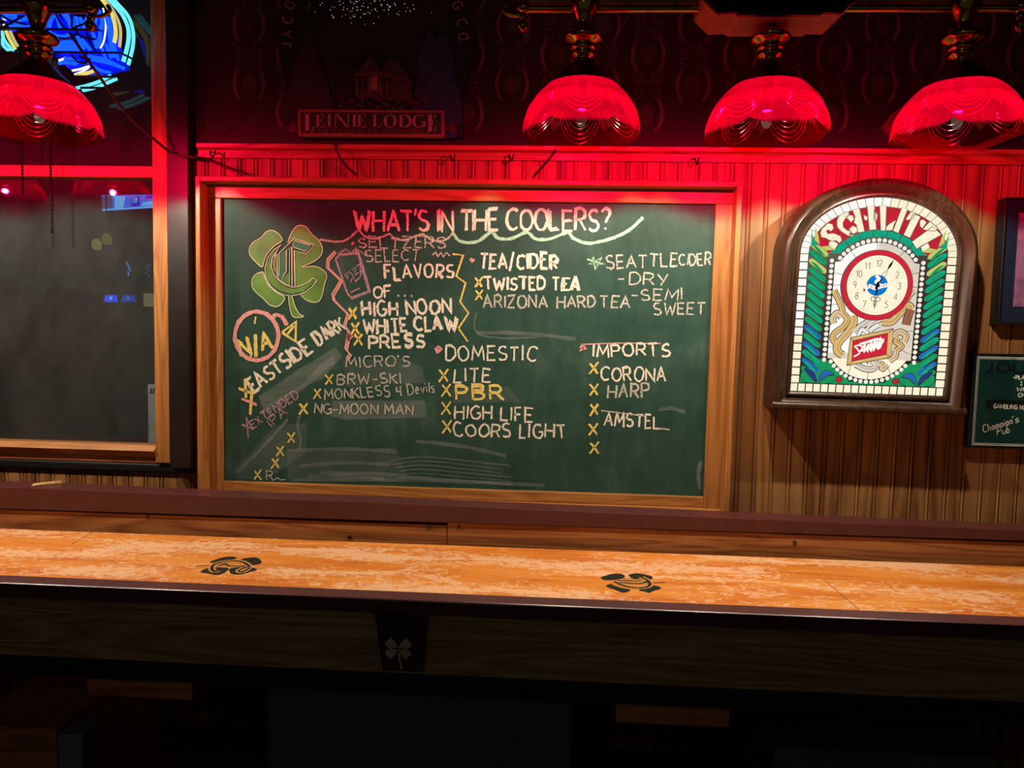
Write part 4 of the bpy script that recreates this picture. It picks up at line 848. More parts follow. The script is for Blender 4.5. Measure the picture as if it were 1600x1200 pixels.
# ------------------------------------------------------------------ billiard lights with ruby glass shades
LY = -0.50
def billiard_light(xs, xa, xb, label, sign):
    root = thing('billiard_light', ((xa+xb)/2, LY, 2.135), label, 'lamp', 'brass billiard lights over the table')
    r = root
    bar = MB().tube([(xa, LY, 2.135), (xb, LY, 2.135)], 0.009, 12); bar.tube([(xa, LY, 2.152), (xb, LY, 2.152)], 0.005, 8)
    for sx in (xs[0]+0.22, xs[-1]-0.22): bar.tube([(sx, LY, 2.135), (sx, LY, 2.75)], 0.006, 8)
    bar.build('brass_bar', 'brass', r)
    for e, sg in ((xa, -1), (xb, 1)):
        fn = MB()
        fn.sphere((e+sg*0.012, LY, 2.138), 0.017, 14, 9, 0, (1.1, 1, 0.9)); fn.sphere((e+sg*0.012, LY, 2.116), 0.010, 12, 8); fn.lathe([(0.004, -0.028), (0.012, -0.020), (0.014, -0.012), (0.006, 0)], (e+sg*0.012, LY, 2.11), 14)
        fn.tube(smooth([(e+sg*0.02, LY, 2.12), (e+sg*0.045, LY, 2.121), (e+sg*0.062, LY, 2.134), (e+sg*0.056, LY, 2.146)], 5), 0.005, 8)
        fn.build('finial', 'brass', r)
    for i, lx in enumerate(xs):
        c = (lx, LY, 0)
        st = MB().lathe([(0.002, 2.166), (0.020, 2.162), (0.036, 2.146), (0.037, 2.138), (0.026, 2.121), (0.020, 2.106), (0.016, 2.090), (0.022, 2.084), (0.030, 2.082), (0.045, 2.074), (0.048, 2.066), (0.043, 2.058), (0.031, 2.052), (0.029, 2.046),
                         (0.033, 2.042), (0.030, 2.037), (0.026, 2.034), (0.030, 2.028), (0.027, 2.022), (0.021, 2.018), (0.021, 2.012), (0.024, 2.008), (0.002, 2.006)], c, 36, 0, False).build('lamp_stem', 'brass', r)
        MB().lathe([(0.022, 2.010), (0.036, 2.000), (0.052, 1.982), (0.070, 1.966), (0.084, 1.953), (0.083, 1.950), (0.068, 1.961), (0.048, 1.978), (0.022, 2.002)], c, 48, 0, False).build('cap', 'cap', st)
        # shade: swagged ruby glass with a scalloped, partly serrated rim
        NK, NJ = 240, 44; vo = []; vi = []
        for j in range(NJ+1):
            h = j/NJ
            for k in range(NK):
                a = 2*pi*k/NK+0.35*i; lobe = abs(sin(3*a)); ser = 0.0016*(1 if k % 6 < 3 else 0)*(1-lobe)
                zr = SHADE_Z-0.004+0.019*(1-lobe**0.8)-0.006*(1-abs(sin(3*a+pi/2)))*0.5+ser
                z = 1.954+(zr-1.954)*h; hh = (1.954-z)/(1.954-SHADE_Z)
                rad = 0.080+0.063*(1-max(0.0, 1-hh)**2.4)
                # ribbed festoons
                u = ((a*3/pi) % 1.0)*2-1; d = math.sqrt((u*0.62)**2+(max(0, hh)*0.95-0.02)**2)
                rib = 0.0006*sin(d*24)
                rad += rib
                p = Vector((lx+rad*cos(a), LY+rad*sin(a), z)); vo.append(p); vi.append(Vector((lx+(rad-0.003-rib)*cos(a), LY+(rad-0.003-rib)*sin(a), z)))
        fs = [(j*NK+k, (j+1)*NK+k, (j+1)*NK+(k+1) % NK, j*NK+(k+1) % NK) for j in range(NJ) for k in range(NK)]
        mb = MB().add(vo, fs, 0, True); mb.add(vi, [tuple(reversed(f)) for f in fs], 1, True)
        e0 = vo[NJ*NK:]+vi[NJ*NK:]; mb.add(e0, [(k, k+NK, (k+1) % NK+NK, (k+1) % NK) for k in range(NK)], 1)
        def onglass(a, h): r = 0.0806+0.063*(1-max(0.0, 1-h)**2.4); return (lx+r*cos(a), LY+r*sin(a), 1.938-(1.938-SHADE_Z)*h)
        for q in range(6):                                      # raised festoon ridges of the pressed glass
            a0 = 0.35*i+pi/6+q*pi/3
            for k in range(5):
                wd, dp, h0 = 0.50-0.055*k, 0.66-0.11*k, 0.16
                mb.tube([onglass(a0+wd*tt, h0+dp*(1-tt*tt)) for tt in [-1+2*m_/14 for m_ in range(15)]], 0.0011, 5, 2)
            for k in range(-2, 3):
                mb.tube([onglass(a0+pi/6+k*0.045, 0.30+0.30*tt-0.06*abs(k)) for tt in [m_/5 for m_ in range(6)]], 0.0009, 5, 2)
        mb.build('shade', ['ruby', 'ruby_in', 'ruby_rib'], st)
        bl_ = MB().sphere((lx, LY, SHADE_Z+0.042), 0.013, 16, 10, 0, (1, 1, 1.5)); bl_.tube([(lx, LY, SHADE_Z+0.064), (lx, LY, 1.99)], 0.012, 10, 1)
        bl_.build('bulb', ['bulb', 'cap'], st)
        ld = bpy.data.lights.new('bulb_light', 'POINT'); ld.energy = BULB_W; ld.color = BULB_COL; ld.shadow_soft_size = 0.009
        lo = bpy.data.objects.new('bulb_light', ld); COL.objects.link(lo); lo.parent = st; lo.location = Vector((lx, LY, SHADE_Z+0.042))-OFF[root.name]
    if sign:
        xl, xr, zb3 = W((1092, 24), -0.573).x, W((1346, 24), -0.573).x, 2.090
        def loz(y): return [(xl, y, zb3+0.10), (xl+0.012, y, zb3+0.035), (xl+0.045, y, zb3+0.004), (xl+0.085, y, zb3+0.006), (xl+0.092, y, zb3), (xr-0.092, y, zb3), (xr-0.085, y, zb3+0.006), (xr-0.045, y, zb3+0.004), (xr-0.012, y, zb3+0.035), (xr, y, zb3+0.10),
                            (xr, y, zb3+0.22), (xr-0.03, y, zb3+0.28), (xl+0.03, y, zb3+0.28), (xl, y, zb3+0.22)]
        b_ = MB().prism(loz(-0.561), (0, 0.112, 0)).build('sign_box', paint('tan_painted_box', (140, 98, 60), 0.5), r, 0.003)
        fc = MB().prism([(x, y, z) for x, y, z in loz(-0.573)], (0, 0.012, 0)).build('face_panel', paint('black_glass_face', (12, 8, 10), 0.25), b_, 0.002)
        tr_ = MB()
        for sg, ex in ((1, xl), (-1, xr)):
            for k in range(6): tr_.sphere((ex+sg*(0.025+0.011*k), -0.575, zb3+0.030-0.003*k*(k < 3)), 0.007, 8, 6, 0, (1, .5, 1))
        tr_.build('corner_ornament', 'steel', b_)
    return root
billiard_light([0.055, 0.500, 0.945], -0.080, 1.062, 'brass billiard light with three red glass shades and a dark central sign box', True)
billiard_light([-2.206, -1.761, -1.316], -2.33, -1.19, 'brass billiard light with red glass shade hanging in front of the neon window', False)

# ------------------------------------------------------------------ neon sign hanging in the upper window
YN = -0.065
neon = thing('neon_sign', tuple(W((100, 60), YN)), 'blue, yellow and white neon beer sign on a black frame before the upper window', 'sign')
def kz(pts): return [W(p, YN) for p in zm(0, 0, 6.957, pts)]
NEON = {'blue': glow('blue_neon', (8, 50, 255), 4.5), 'cyan': glow('cyan_neon', (110, 236, 250), 1.15), 'yellow': glow('yellow_neon', (238, 222, 110), 1.05), 'white': glow('white_neon', (255, 250, 240), 1.2), 'amber': glow('amber_neon', (214, 190, 130), 1.0)}
def neon_tubes(name, col, lines, r):
    mb = MB()
    for l in lines: mb.tube(smooth(kz(l), 5), r, 8)
    return mb.build(name, NEON[col], neon)
neon_tubes('cyan_tube', 'cyan', [[(1100, -110), (1210, 20), (1330, 160), (1395, 320), (1390, 480), (1340, 670)]], 0.0060); neon_tubes('cyan_tube', 'cyan', [[(1160, -110), (1260, 20), (1390, 170), (1445, 330), (1445, 500), (1395, 705)]], 0.0052)
neon_tubes('cyan_tube', 'cyan', [[(820, 960), (960, 925), (1080, 885), (1205, 822)]], 0.0050); neon_tubes('cyan_tube', 'cyan', [[(900, 985), (1060, 945), (1270, 855)]], 0.0050)
neon_tubes('cyan_tube', 'cyan', [[(20, 340), (50, 440), (140, 550)], [(10, 420), (40, 500), (110, 560)]], 0.0050)
neon_tubes('yellow_tube', 'yellow', [[(1060, -60), (1130, 20), (1205, 130), (1248, 260), (1258, 380), (1240, 465)]], 0.0058); neon_tubes('amber_tube', 'amber', [[(1100, -50), (1190, 60), (1270, 190), (1310, 330), (1300, 510)]], 0.0044)
neon_tubes('yellow_tube', 'yellow', [[(830, 815), (930, 800), (1028, 768)]], 0.0052); neon_tubes('yellow_tube', 'yellow', [[(65, 340), (105, 430), (165, 530)]], 0.0050); neon_tubes('amber_tube', 'amber', [[(110, 340), (150, 430), (190, 500)]], 0.0046)
neon_tubes('white_tube', 'white', [[(1120, 90), (1150, 250), (1132, 430), (1090, 528)]], 0.0026); neon_tubes('white_tube', 'white', [[(640, 660), (715, 630)], [(785, 768), (870, 752), (968, 722), (900, 775), (812, 810)], [(1012, 230), (1000, 300)], [(30, 200), (60, 215)], [(40, 265), (50, 300)]], 0.0034)
neon_tubes('blue_tube', 'blue', [[(575, 165), (545, 240), (530, 315)], [(610, 165), (640, 240), (655, 315)], [(690, 150), (745, 230), (775, 310)], [(735, 145), (780, 220), (790, 300)], [(825, 185), (840, 250), (850, 315)], [(870, 195), (900, 260), (915, 315)], [(975, 150), (945, 210), (930, 250)], [(1085, 110), (1040, 210), (1020, 310)], [(1105, 160), (1110, 240), (1100, 320)]], 0.0058)
neon_tubes('blue_tube', 'blue', [[(540, 350), (600, 385), (680, 400), (760, 380)], [(620, 480), (740, 455), (850, 490)], [(590, 540), (740, 535), (880, 560)], [(600, 510), (740, 500), (870, 530)], [(840, 400), (880, 470), (910, 530)], [(890, 430), (930, 480), (980, 540)], [(1010, 360), (1030, 430), (1055, 520)], [(1090, 350), (1085, 420), (1065, 500)]], 0.0058)
neon_tubes('blue_tube', 'blue', [[(1150, 170), (1185, 330), (1200, 470), (1240, 620)], [(1190, 190), (1220, 420), (1285, 650)], [(1110, 530), (1130, 590), (1150, 640)], [(1150, 480), (1180, 560), (1210, 630)], [(960, 610), (1120, 640), (1290, 715)], [(1000, 650), (1160, 680), (1350, 742)], [(640, 690), (740, 680), (830, 700)], [(700, 640), (780, 640), (860, 680)], [(960, 680), (1080, 760), (1200, 790)]], 0.0048)
neon_tubes('blue_tube', 'blue', [[(20, 145), (140, 140), (275, 135)], [(30, 190), (160, 215), (310, 205)], [(150, 130), (160, 190)], [(160, 265), (240, 285), (320, 295)], [(180, 235), (260, 200), (300, 180)], [(40, 170), (100, 160), (170, 175)], [(110, 290), (200, 300), (310, 310)]], 0.0056)
ac = MB(); ac.prism([(p.x, YN+0.018, p.z) for p in kz([(10, 125), (290, 125), (560, 160), (750, 130), (900, 200), (1090, 95), (1180, 180), (1300, 560), (1390, 740), (1100, 800), (820, 820), (560, 600), (500, 320), (330, 320), (10, 320)])], (0, 0.004, 0))
M['bluebacker'] = paint('blue_acrylic', (20, 60, 190), 0.3)
ac.build('backing_panel', 'bluebacker', neon)
nf = MB()
for l in ([(520, 330), (1110, 340)], [(590, 580), (1330, 588), (1490, 668)], [(830, 842), (1275, 848)], [(900, 965), (1130, 968)], [(-60, 322), (330, 322)], [(20, 120), (22, 630)], [(-60, 600), (160, 580)], [(-60, 625), (240, 590)]):
    nf.tube([Vector((p.x, YN-0.010, p.z)) for p in kz(l)], 0.0036, 6)
for l in ([(620, 150), (690, 280), (760, 340), (860, 300), (960, 250), (1080, 90)], [(770, 130), (800, 220), (800, 310)], [(550, 370), (640, 420), (760, 430), (860, 380)], [(960, 360), (1000, 480), (1060, 560)], [(800, 610), (860, 680), (950, 700), (960, 660), (880, 620)], [(40, 180), (150, 240), (310, 280)], [(60, 310), (180, 240), (290, 180)], [(840, 330), (900, 410), (1060, 440)]):
    nf.tube([Vector((p.x, YN-0.009, p.z)) for p in smooth(kz(l), 5)], 0.0034, 6)
nf.build('black_frame', 'blackmetal', neon)
def chain(px, ya, yb, label):
    mb = MB(); a, b = W((px, ya), -0.05), W((px+1, yb), -0.05); n = int((a.z-b.z)/0.010)
    for k in range(n+1): mb.sphere((a.x, -0.05, a.z-k*0.010), 0.0042, 8, 6, 0, (1, 1, 1.15))
    mb.tube([(a.x, -0.05, a.z), (a.x, -0.05, b.z)], 0.0011, 5)
    return tag(mb.build('pull_chain', 'steel'), label, 'chain', 'thin chains hanging before the window')
chain(27, -70, 304, 'left thin dark chain hanging before the window glass near the photo edge'); chain(72, -70, 362, 'right longer thin dark chain hanging before the window glass')

# ------------------------------------------------------------------ lit things beyond the lower pane and a paper on it
def screen(name, pts, y, col, s, label, grp, cat, bars=None, dep=0.04):
    q = [W(p, y) for p in pts]; root = thing(name, tuple((q[2]+q[3])/2), label, cat, grp)
    MB().prism([Vector(p) + (Vector(p)-sum(q, Vector())/4)*0.06 + Vector((0, 0.002, 0)) for p in q], (0, dep, 0)).build('housing', 'blackmetal', root)
    mb = MB().face([p-Vector((0, 0.002, 0)) for p in q], 0)
    for c, f in (bars or []):
        mb.face([q[0].lerp(q[1], a).lerp(q[3].lerp(q[2], a), b)-Vector((0, 0.004, 0)) for a, b in f], c)
    mb.build('screen', [glow('screen_blue_'+name, col, s), glow('screen_pale_'+name, (96, 180, 250), s), glow('screen_dim_'+name, (60, 70, 110), s), glow('screen_deep_'+name, (20, 40, 190), s)], root)
    return root
screen('wall_television', [(159, 305), (244, 304), (244, 325), (160, 330)], 2.5, (40, 104, 236), 1.1, 'glowing blue television seen through the lower window pane', None, 'television',
       [(2, [(0, .1), (.2, .0), (.2, .85), (0, .85)]), (1, [(.24, .05), (.44, .12), (.40, .85), (.24, .9)]), (3, [(.85, .0), (1, .05), (1, .3), (.80, .3)]), (1, [(.0, .9), (1, .84), (1, .97), (0, .98)]), (3, [(.55, .2), (.70, .1), (.70, .8), (.55, .8)]), (1, [(.76, .55), (1, .45), (1, .8), (.72, .8)]), (1, [(.57, .2), (.59, .2), (.59, .6), (.57, .6)]), (1, [(.61, .2), (.66, .2), (.66, .55), (.61, .55)])])
for i, (pts, lab, s) in enumerate((([(165, 461), (183, 461), (184, 472), (162, 472)], 'bright small blue game screen low in the window pane, left of its twin', 1.2), ([(192, 461), (209, 461), (213, 472), (189, 472)], 'dim small blue game screen low in the window pane, right of its twin', 0.45))):
    screen('game_screen', pts, 2.945, (40, 70, 240), s, lab, 'small blue screens beyond the window', 'screen', [(1, [(.4, .3), (.6, .2), (.62, .55), (.42, .7)])])
for i, (x, y, s, lab) in enumerate(((201, 418, .8, 'bright strand of small blue lights beyond the window pane'), (230, 420, .22, 'faint strand of small blue lights beyond the window, nearest the stile'))):
    mb = MB(); nc = glow('blue_string_light', (90, 120, 235), s)
    for k in range(9):
        p = W((x+random.uniform(-3, 3), y-7+k*2.4), 2.93); mb.sphere(p, 0.007, 6, 5)
    b = W((x, y+15), 2.93); mb.tube([(b.x, 2.93, 2.75), b], 0.002, 5, 1)
    tag(mb.build('light_strand', [nc, M['blackmetal']]), lab, 'lights', 'strands of blue lights beyond the window')
for x, y, s, lab in ((151, 382, .34, 'amber glowing glass lantern beyond the window, left of its twin'), (167, 374, .20, 'fainter amber glass lantern beyond the window, right of its twin')):
    p = W((x, y), 2.2); rt = thing('glass_lantern', tuple(p), lab, 'lantern', 'amber lanterns beyond the window')
    MB().lathe([(0.010, -0.035), (0.03, -0.025), (0.034, 0.01), (0.018, 0.035)], p, 6).build('lantern_glass', glow('amber_glass', (190, 166, 96), s), rt); MB().tube([p+Vector((0, 0, 0.035)), (p.x, p.y, 2.75)], 0.003, 6).build('lantern_cord', 'blackmetal', rt)
p0, p1 = W((224, 458), 2.96), W((238, 479), 2.96)
tag(MB().box(p0.x, p1.x, 2.96, 3.0, p1.z, p0.z).build('lit_panel', glow('dim_cream_light', (190, 170, 120), 0.3)), 'dim cream lit panel beyond the window beside the blue game screens', 'panel')
# paper on the glass
YW = 0.016
q0, q1 = W((231, 600), YW), W((249, 697), YW)
pap = thing('paper_notice', (q0.x, YW, q1.z), 'pale paper notice on the window glass at the lower right stile', 'notice')
MB().box(q0.x, -1.291, YW-0.0005, YW+0.0015, 0.957, q0.z).build('sheet', paint('grey_paper', (92, 104, 108), 0.7), pap)
sign_text('JUST', (233.5, 615), 8, 1.2, YW-0.001, 'signdark', pap, b=(247, 615), slant=.15); sign_text('P', (243, 625), 7, 1.2, YW-0.001, 'signdark', pap, b=(247, 625))

# ------------------------------------------------------------------ lodge sign above the rail
YO = -0.05
lod = thing('lodge_sign', tuple(W((587, 214), 0)), 'dark round-topped brewery sign with a moonlit log cabin standing on the rail', 'sign')
M['lodgeblack'] = paint('lodge_black', (9, 9, 11), 0.5); M['lodgeink'] = paint('lodge_letter_grey', (128, 112, 110), 0.5)
def op(pts, y=YO): return [(lambda w: (w.x, y, w.z))(W(p, y)) for p in pts]
outl_ = [(446, 192), (449, 160), (444, 110)]+[(588+154*cos(radians(a)), 60-154*sin(radians(a))*1.02) for a in range(182, -3, -6)][::1]+[(732, 110), (722, 140), (722, 212), (700, 214), (470, 214)]
MB().prism(op(outl_), (0, 0.045, 0)).build('backing', 'lodgeblack', lod)
def orn(c, pts, y, mat, name, dep=0.004): return MB().prism(op(pts, y), (0, dep, 0)).build(name, mat, lod)
random.seed(11)
def ragged(pts, amp, n=4):
    out = []
    for a, b in zip(pts, pts[1:]+pts[:1]):
        for k in range(n):
            u = k/n; out.append((a[0]+(b[0]-a[0])*u+random.uniform(-amp, amp)*(k > 0), a[1]+(b[1]-a[1])*u+random.uniform(-amp, amp)*(k > 0)))
    return out
kk = lambda pts: zm(430, 0, 5, pts)
t = NT('lodge_night_sky'); nn = t.noise(t.coords((2, 2, 2)), 3, 3); M['lodgesky'] = t.done(t.bsdf(t.ramp(nn, [(0.3, lin((8, 9, 13))), (0.7, lin((26, 20, 22)))]), 0.5))
orn(0, kk([(200, -60), (1350, -60), (1400, 300), (1380, 850), (150, 850), (170, 300)]), YO-0.003, 'lodgesky', 'night_sky')
M['lodgefir'] = paint('lodge_dark_fir', (12, 14, 13), 0.6, var=0.3, scale=60); M['lodgetree'] = paint('lodge_left_spruce', (28, 25, 25), 0.6, var=0.35, scale=70); M['lodgeblue'] = paint('lodge_bluelit_spruce', (26, 46, 92), 0.55, var=0.35, scale=70)  # right spruce: blue LED glow put into its paint colour
orn(0, ragged(kk([(380, 430), (430, 400), (500, 500), (560, 470), (650, 540), (640, 850), (380, 850)]), 1.6), YO-0.006, 'lodgefir', 'fir_trees'); orn(0, ragged(kk([(980, 460), (1040, 420), (1090, 380), (1150, 400), (1150, 850), (980, 850)]), 1.6), YO-0.006, 'lodgefir', 'fir_trees')
orn(0, ragged(kk([(250, 170), (300, 300), (330, 430), (370, 560), (420, 700), (480, 850), (80, 860), (110, 680), (120, 540), (180, 420), (210, 280)]), 2.2), YO-0.010, 'lodgetree', 'left_spruce', 0.007)
orn(0, ragged(kk([(1205, 185), (1250, 300), (1330, 265), (1370, 400), (1410, 560), (1380, 600), (1450, 700), (1450, 960), (1400, 1075), (1310, 1070), (1250, 850), (1090, 850), (1100, 620), (1120, 450), (1160, 330)]), 2.4), YO-0.010, 'lodgeblue', 'right_spruce', 0.007)
M['log'] = wood('lodge_logs', (34, 24, 22), (62, 46, 40), (86, 66, 56), 'x', 0.6); M['logroof'] = paint('lodge_roof', (42, 33, 32), 0.6, var=0.3, scale=80); M['logdark'] = paint('lodge_dark_brown', (28, 18, 18), 0.7); M['rock'] = paint('lodge_rocks', (58, 46, 47), 0.7, var=0.45, scale=90)  # logdark: flat dark brown for the gable inset and the opening
cb = MB()
def cbp(pts, y, mi, dep=0.003): cb.prism(op(kk(pts), y), (0, dep, 0), mi)
cbp([(640, 580), (810, 570), (870, 560), (1060, 640), (1060, 790), (640, 760)], YO-0.010, 0); cbp([(810, 560), (880, 470), (960, 480), (1070, 640), (870, 560)], YO-0.0125, 1)
cbp([(750, 425), (650, 585), (810, 570)], YO-0.0135, 0); cbp([(755, 480), (700, 555), (800, 548)], YO-0.0145, 2); cbp([(740, 430), (760, 425), (640, 590), (612, 590)], YO-0.016, 1, 0.004); cbp([(750, 425), (765, 430), (830, 565), (805, 572)], YO-0.016, 1, 0.004)
for x in (628, 720, 812, 868): cbp([(x, 590), (x+16, 590), (x+16, 745), (x, 745)], YO-0.016, 0, 0.004)
cbp([(655, 600), (705, 600), (705, 705), (655, 710)], YO-0.0125, 2); cbp([(740, 600), (800, 595), (800, 700), (740, 705)], YO-0.0125, 3); cbp([(620, 575), (830, 560), (830, 580), (620, 596)], YO-0.0165, 0)
for k in range(6): cbp([(885, 605+k*28), (1050, 640+k*26), (1050, 652+k*26), (885, 620+k*28)], YO-0.0128, 1)
cb.build('log_cabin', ['log', 'logroof', 'logdark', paint('lodge_door', (130, 88, 74), 0.6)], lod)
rk = MB()
for k in range(40):
    x, y = random.uniform(480, 1180), random.uniform(745, 850); w = random.uniform(20, 60); rk.prism(op(kk([(x, y), (x+w*.3, y-12), (x+w*.8, y-10), (x+w, y+3), (x+w*.5, y+12)]), YO-0.014-0.0002*(k % 7)), (0, 0.005, 0))
for x in (90, 1325): MB().prism(op(ragged(kk([(x, 985), (x+70, 950), (x+90, 1000), (x+80, 1040), (x, 1020)]), 1), YO-0.013), (0, 0.008, 0)).build('snow_mound', 'rock', lod)
rk.build('rocky_path', 'rock', lod)
star = MB()
for k in range(105):
    x = random.gauss(700, 250); y = random.uniform(-40, 120)*(1 if random.random() < .8 else 1.4)+abs(x-650)*(-0.08)+30
    if not 300 < x < 1260 or y > 245: continue
    p = op(kk([(x, y)]), YO-0.0042)[0]; star.sphere(p, random.uniform(0.0006, 0.0013), 6, 4)
star.build('fibre_stars', glow('white_star_light', (240, 240, 236), 0.8), lod)['kind'] = 'stuff'
bx_ = kk([(176, 855), (1318, 862), (1318, 1070), (180, 1060)])
npm = MB().prism(op(bx_, YO-0.020), (0, 0.018, 0), 0)
ins = kk([(195, 876), (1298, 882), (1298, 1048), (200, 1040)]); npm.prism(op(ins, YO-0.0212), (0, 0.002, 0), 1)
plate = npm.build('name_plate', [paint('plate_gilt_edge', (112, 84, 66), 0.5), paint('plate_olive', (30, 28, 16), 0.5)], lod, 0.001)
# lettering with thick stems, thin arms and serifs
def serif(ch, x, w, h, base):
    o = []; t_ = .20*h; n_ = .055*h
    def R(x0, x1, y0, y1): o.append([(x+x0, base+y0), (x+x1, base+y0), (x+x1, base+y1), (x+x0, base+y1)])
    def stem(sx, y0=0, y1=1, tt=t_): R(sx, sx+tt, y0*h, y1*h); R(sx-.07*h, sx+tt+.07*h, y0*h, y0*h+n_); R(sx-.07*h, sx+tt+.07*h, y1*h-n_, y1*h)
    def ring(cx, rx, a0, a1): o.append([(x+cx+rx*cos(radians(a)), base+h/2+h/2*sin(radians(a))) for a in range(a0, a1+1, 15)]+[(x+cx+(rx-t_*abs(cos(radians(a)))-n_*.8)*cos(radians(a)), base+h/2+(h/2-n_)*sin(radians(a))) for a in range(a1, a0-1, -15)])
    if ch in 'EL':
        stem(.07*h); R(.1*h, w, 0, n_); R(w-n_, w, 0, .3*h)
        if ch == 'E': R(.1*h, w*.95, h-n_, h); R(w*.95-n_, w*.95, .72*h, h); R(.2*h, w*.7, .5*h-n_/2, .5*h+n_/2); R(w*.7-n_, w*.7, .38*h, .62*h)
    if ch == 'I': stem(.07*h)
    if ch == 'N': stem(.07*h, 0, 1, n_*1.4); stem(w-.12*h, 0, 1, n_*1.4); o.append([(x+.07*h, base+h), (x+.07*h+t_*1.2, base+h), (x+w-.06*h, base), (x+w-.12*h-t_*.6, base)])
    if ch == 'O': ring(w/2, w/2, 0, 360)
    if ch == 'D': stem(.07*h); o.append([(x+.2*h, base+h), (x+.4*h, base+h)]+[(x+.4*h+(w-.4*h)*cos(radians(a)), base+h/2+h/2*sin(radians(a))) for a in range(90, -91, -15)]+[(x+.2*h, base), (x+.2*h, base+n_), (x+.36*h, base+n_)]+[(x+.36*h+(w-.36*h-t_)*cos(radians(a)), base+h/2+(h/2-n_)*sin(radians(a))) for a in range(-90, 91, 15)]+[(x+.2*h, base+h-n_)])
    if ch == 'G': ring(w/2, w/2, 45, 320); R(w-.2*h, w, .05*h, .45*h); R(w-.32*h, w+.04*h, .42*h, .42*h+n_)
    return o
lt = MB(); YT = YO-0.0225
def put(polys):
    for pl_ in polys: lt.face([(lambda w: (w.x, YT, w.z))(W((a, 2*0-b), YT)) for a, b in pl_])
# photo rows run downward: flip by giving the baseline as a negative row
for ch, x, w, h, b in (('L', 475, 15, 30, 206), ('E', 493, 14, 21, 199), ('I', 511, 9, 21, 199), ('N', 522, 24, 21, 199), ('I', 550, 9, 21, 199), ('E', 558, 14, 21, 199), ('L', 582, 14, 21, 199), ('O', 599, 21, 21, 199.5), ('D', 623, 20, 21, 199.5), ('G', 644, 21, 21, 199.5), ('E', 667, 14, 30, 207)):
    put(serif(ch, x, w, h, -b))
lt.build('lettering', 'lodgeink', plate)
sm_ = MB(); A, B = W((497, 207.5), YT), W((661, 208.5), YT); dd_ = (B-A).normalized()
for line in text_strokes('THE FLAVOR OF THE NORTHWOODS', 0, (B-A).length, 6*MPP, 0): sm_.ribbon([A+dd_*u+Vector((-dd_.z, 0, dd_.x))*v for u, v in line], 1.1*MPP, WN)
sm_.build('small_lettering', paint('plate_dull_bronze', (84, 64, 46), 0.5), plate)
ar = MB(); YR = YO-0.0012
def arc_letter(ch, cx, cy, ang, h):
    """one letter whose foot faces the centre of the arch; ang is the turn of its upright in degrees"""
    w, st = G[ch]; ca, sa = cos(radians(ang)), sin(radians(ang))
    for l in st:
        q = []
        for px, py in l:
            u, v = (px-w/2)*h, (py-.5)*h; q.append((cx+u*ca-v*sa, cy-(u*sa+v*ca)))
        ar.ribbon(op(q, YR), 2.5*MPP, WN)
for ch, cx, cy, ang in (('J', 447, 71, 88), ('A', 448, 53, 86), ('C', 449, 31, 80), ('O', 453, 8, 74), ('B', 460, -13, 68), ('G', 715, 8, -72), ('C', 722, 35, -82), ('O', 724, 57, -88)): arc_letter(ch, cx, cy, ang, 15)
dp = op([(718, 67)], YR)[0]; ar.face([(dp[0]+0.003*cos(t), YR, dp[2]+0.003*sin(t)) for t in [2*pi*k/10 for k in range(10)]])
ar.ribbon(op(zm(430, 0, 5, [(238, 75), (262, 62), (274, 35), (270, 10)]), YR-0.003), [0.001, 0.004, 0.004, 0.001], WN)
ar.build('arch_lettering', 'lodgeink', lod)

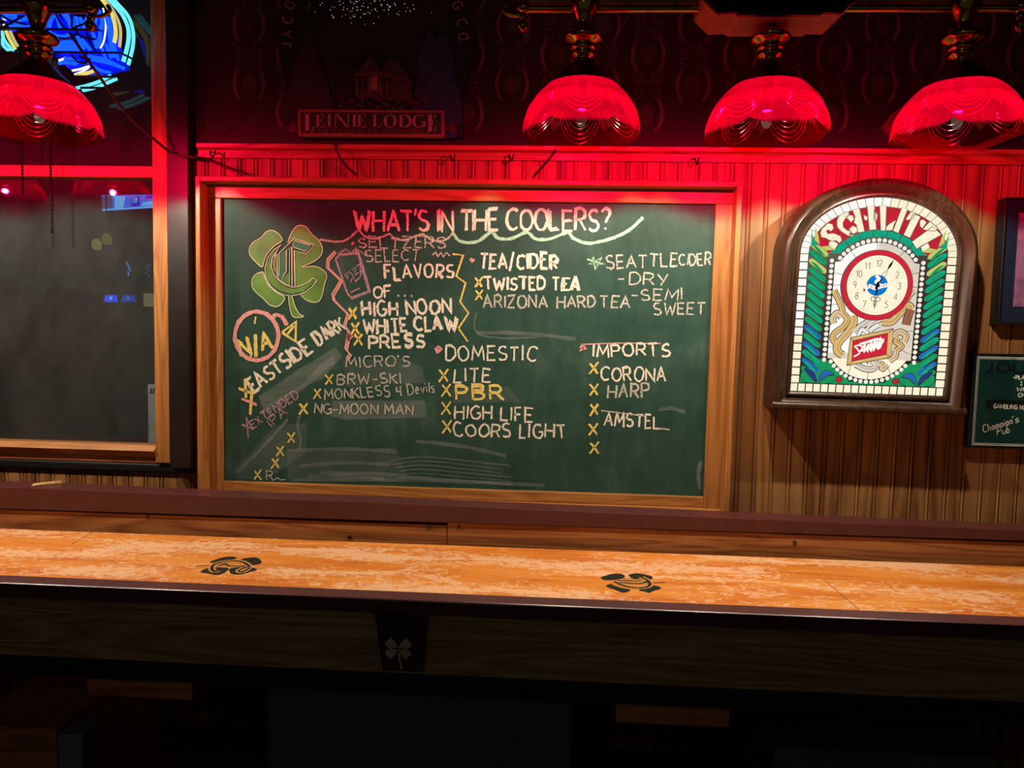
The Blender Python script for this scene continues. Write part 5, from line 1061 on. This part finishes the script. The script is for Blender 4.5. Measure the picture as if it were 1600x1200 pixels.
# ------------------------------------------------------------------ cords, hooks, plaque
def cord(name, pts, r, label, cat='cord', mat='cord'):
    return tag(MB().tube(smooth(pts, 8), r, 8).build(name, mat), label, cat)
def at(p, y): return W(p, y)
cord('power_cord', [at((108, 50), -0.34), at((150, 112), -0.28), at((200, 180), -0.18), at((246, 222), -0.10), at((272, 240), -0.055), at((306, 246), -0.045), at((322, 248), -0.015), at((345, 258), -0.012), at((384, 272), -0.03)], 0.0042, 'long dark cord running from the neon sign down past the post to the chalkboard')
cord('sign_cord', [at((523, 222), -0.03), at((528, 240), -0.042), at((540, 258), -0.03), at((556, 273), -0.02)], 0.004, 'short dark cord dropping from the lodge sign behind the chalkboard frame')
cord('lamp_cord', [at((982, 22), -0.47), at((968, 52), -0.45), at((952, 88), -0.43), at((946, 108), -0.425)], 0.0018, 'thin cord slanting from the brass bar to the lamp above the board', 'cord')
cord('hanging_cord', [at((873, 228), -0.02), at((860, 246), -0.038), at((846, 262), -0.03), at((834, 275), -0.02)], 0.004, 'dark cord hanging below the red lamp onto the board frame')
for x, y, lab in ((331, 240, 'black hook on the rail at its left end by the dark post'), (703, 246, 'black hook on the rail just right of the lodge sign'), (794, 246, 'black hook on the rail left of the lamp above the board'), (1081, 251, 'black hook on the rail above the board right corner')):
    p = W((x, y), -0.03)
    tag(MB().tube(smooth([(p.x, -0.026, p.z+0.004), (p.x+0.004, -0.05, p.z+0.002), (p.x+0.008, -0.056, p.z-0.010), (p.x+0.013, -0.048, p.z-0.014), (p.x+0.018, -0.046, p.z+0.006)], 5), 0.0028, 8).build('cup_hook', 'blackmetal'), lab, 'hook', 'black cup hooks along the rail')
YQ = -0.025
po = zm(1340, 0, 4.615, [(185, 910), (250, 820), (480, 640), (800, 600), (1100, 640), (1420, 900), (1200, 965), (900, 1085), (650, 1088), (430, 1085), (270, 1000)])
pi_ = zm(1340, 0, 4.615, [(470, 900), (500, 780), (800, 720), (1080, 760), (1200, 880), (1010, 985), (850, 1052), (760, 1055), (650, 1015), (540, 955), (500, 930)])
pm = MB(); fo_, fi_ = op(po, YQ), op(pi_, YQ); n = len(po)
vs = fo_+fi_+[(x, -0.004, z) for x, y, z in fo_]+[(x, -0.004, z) for x, y, z in fi_]
pm.add(vs, [(i, (i+1) % n, n+(i+1) % n, n+i) for i in range(n)]+[(i, 2*n+i, 2*n+(i+1) % n, (i+1) % n) for i in range(n)]+[(n+i, n+(i+1) % n, 3*n+(i+1) % n, 3*n+i) for i in range(n)])
tag(pm.build('wall_plaque', paint('maroon_plaque', (112, 70, 70), 0.4)), 'maroon oval band plaque on the wallpaper behind the rightmost red lamp', 'plaque')
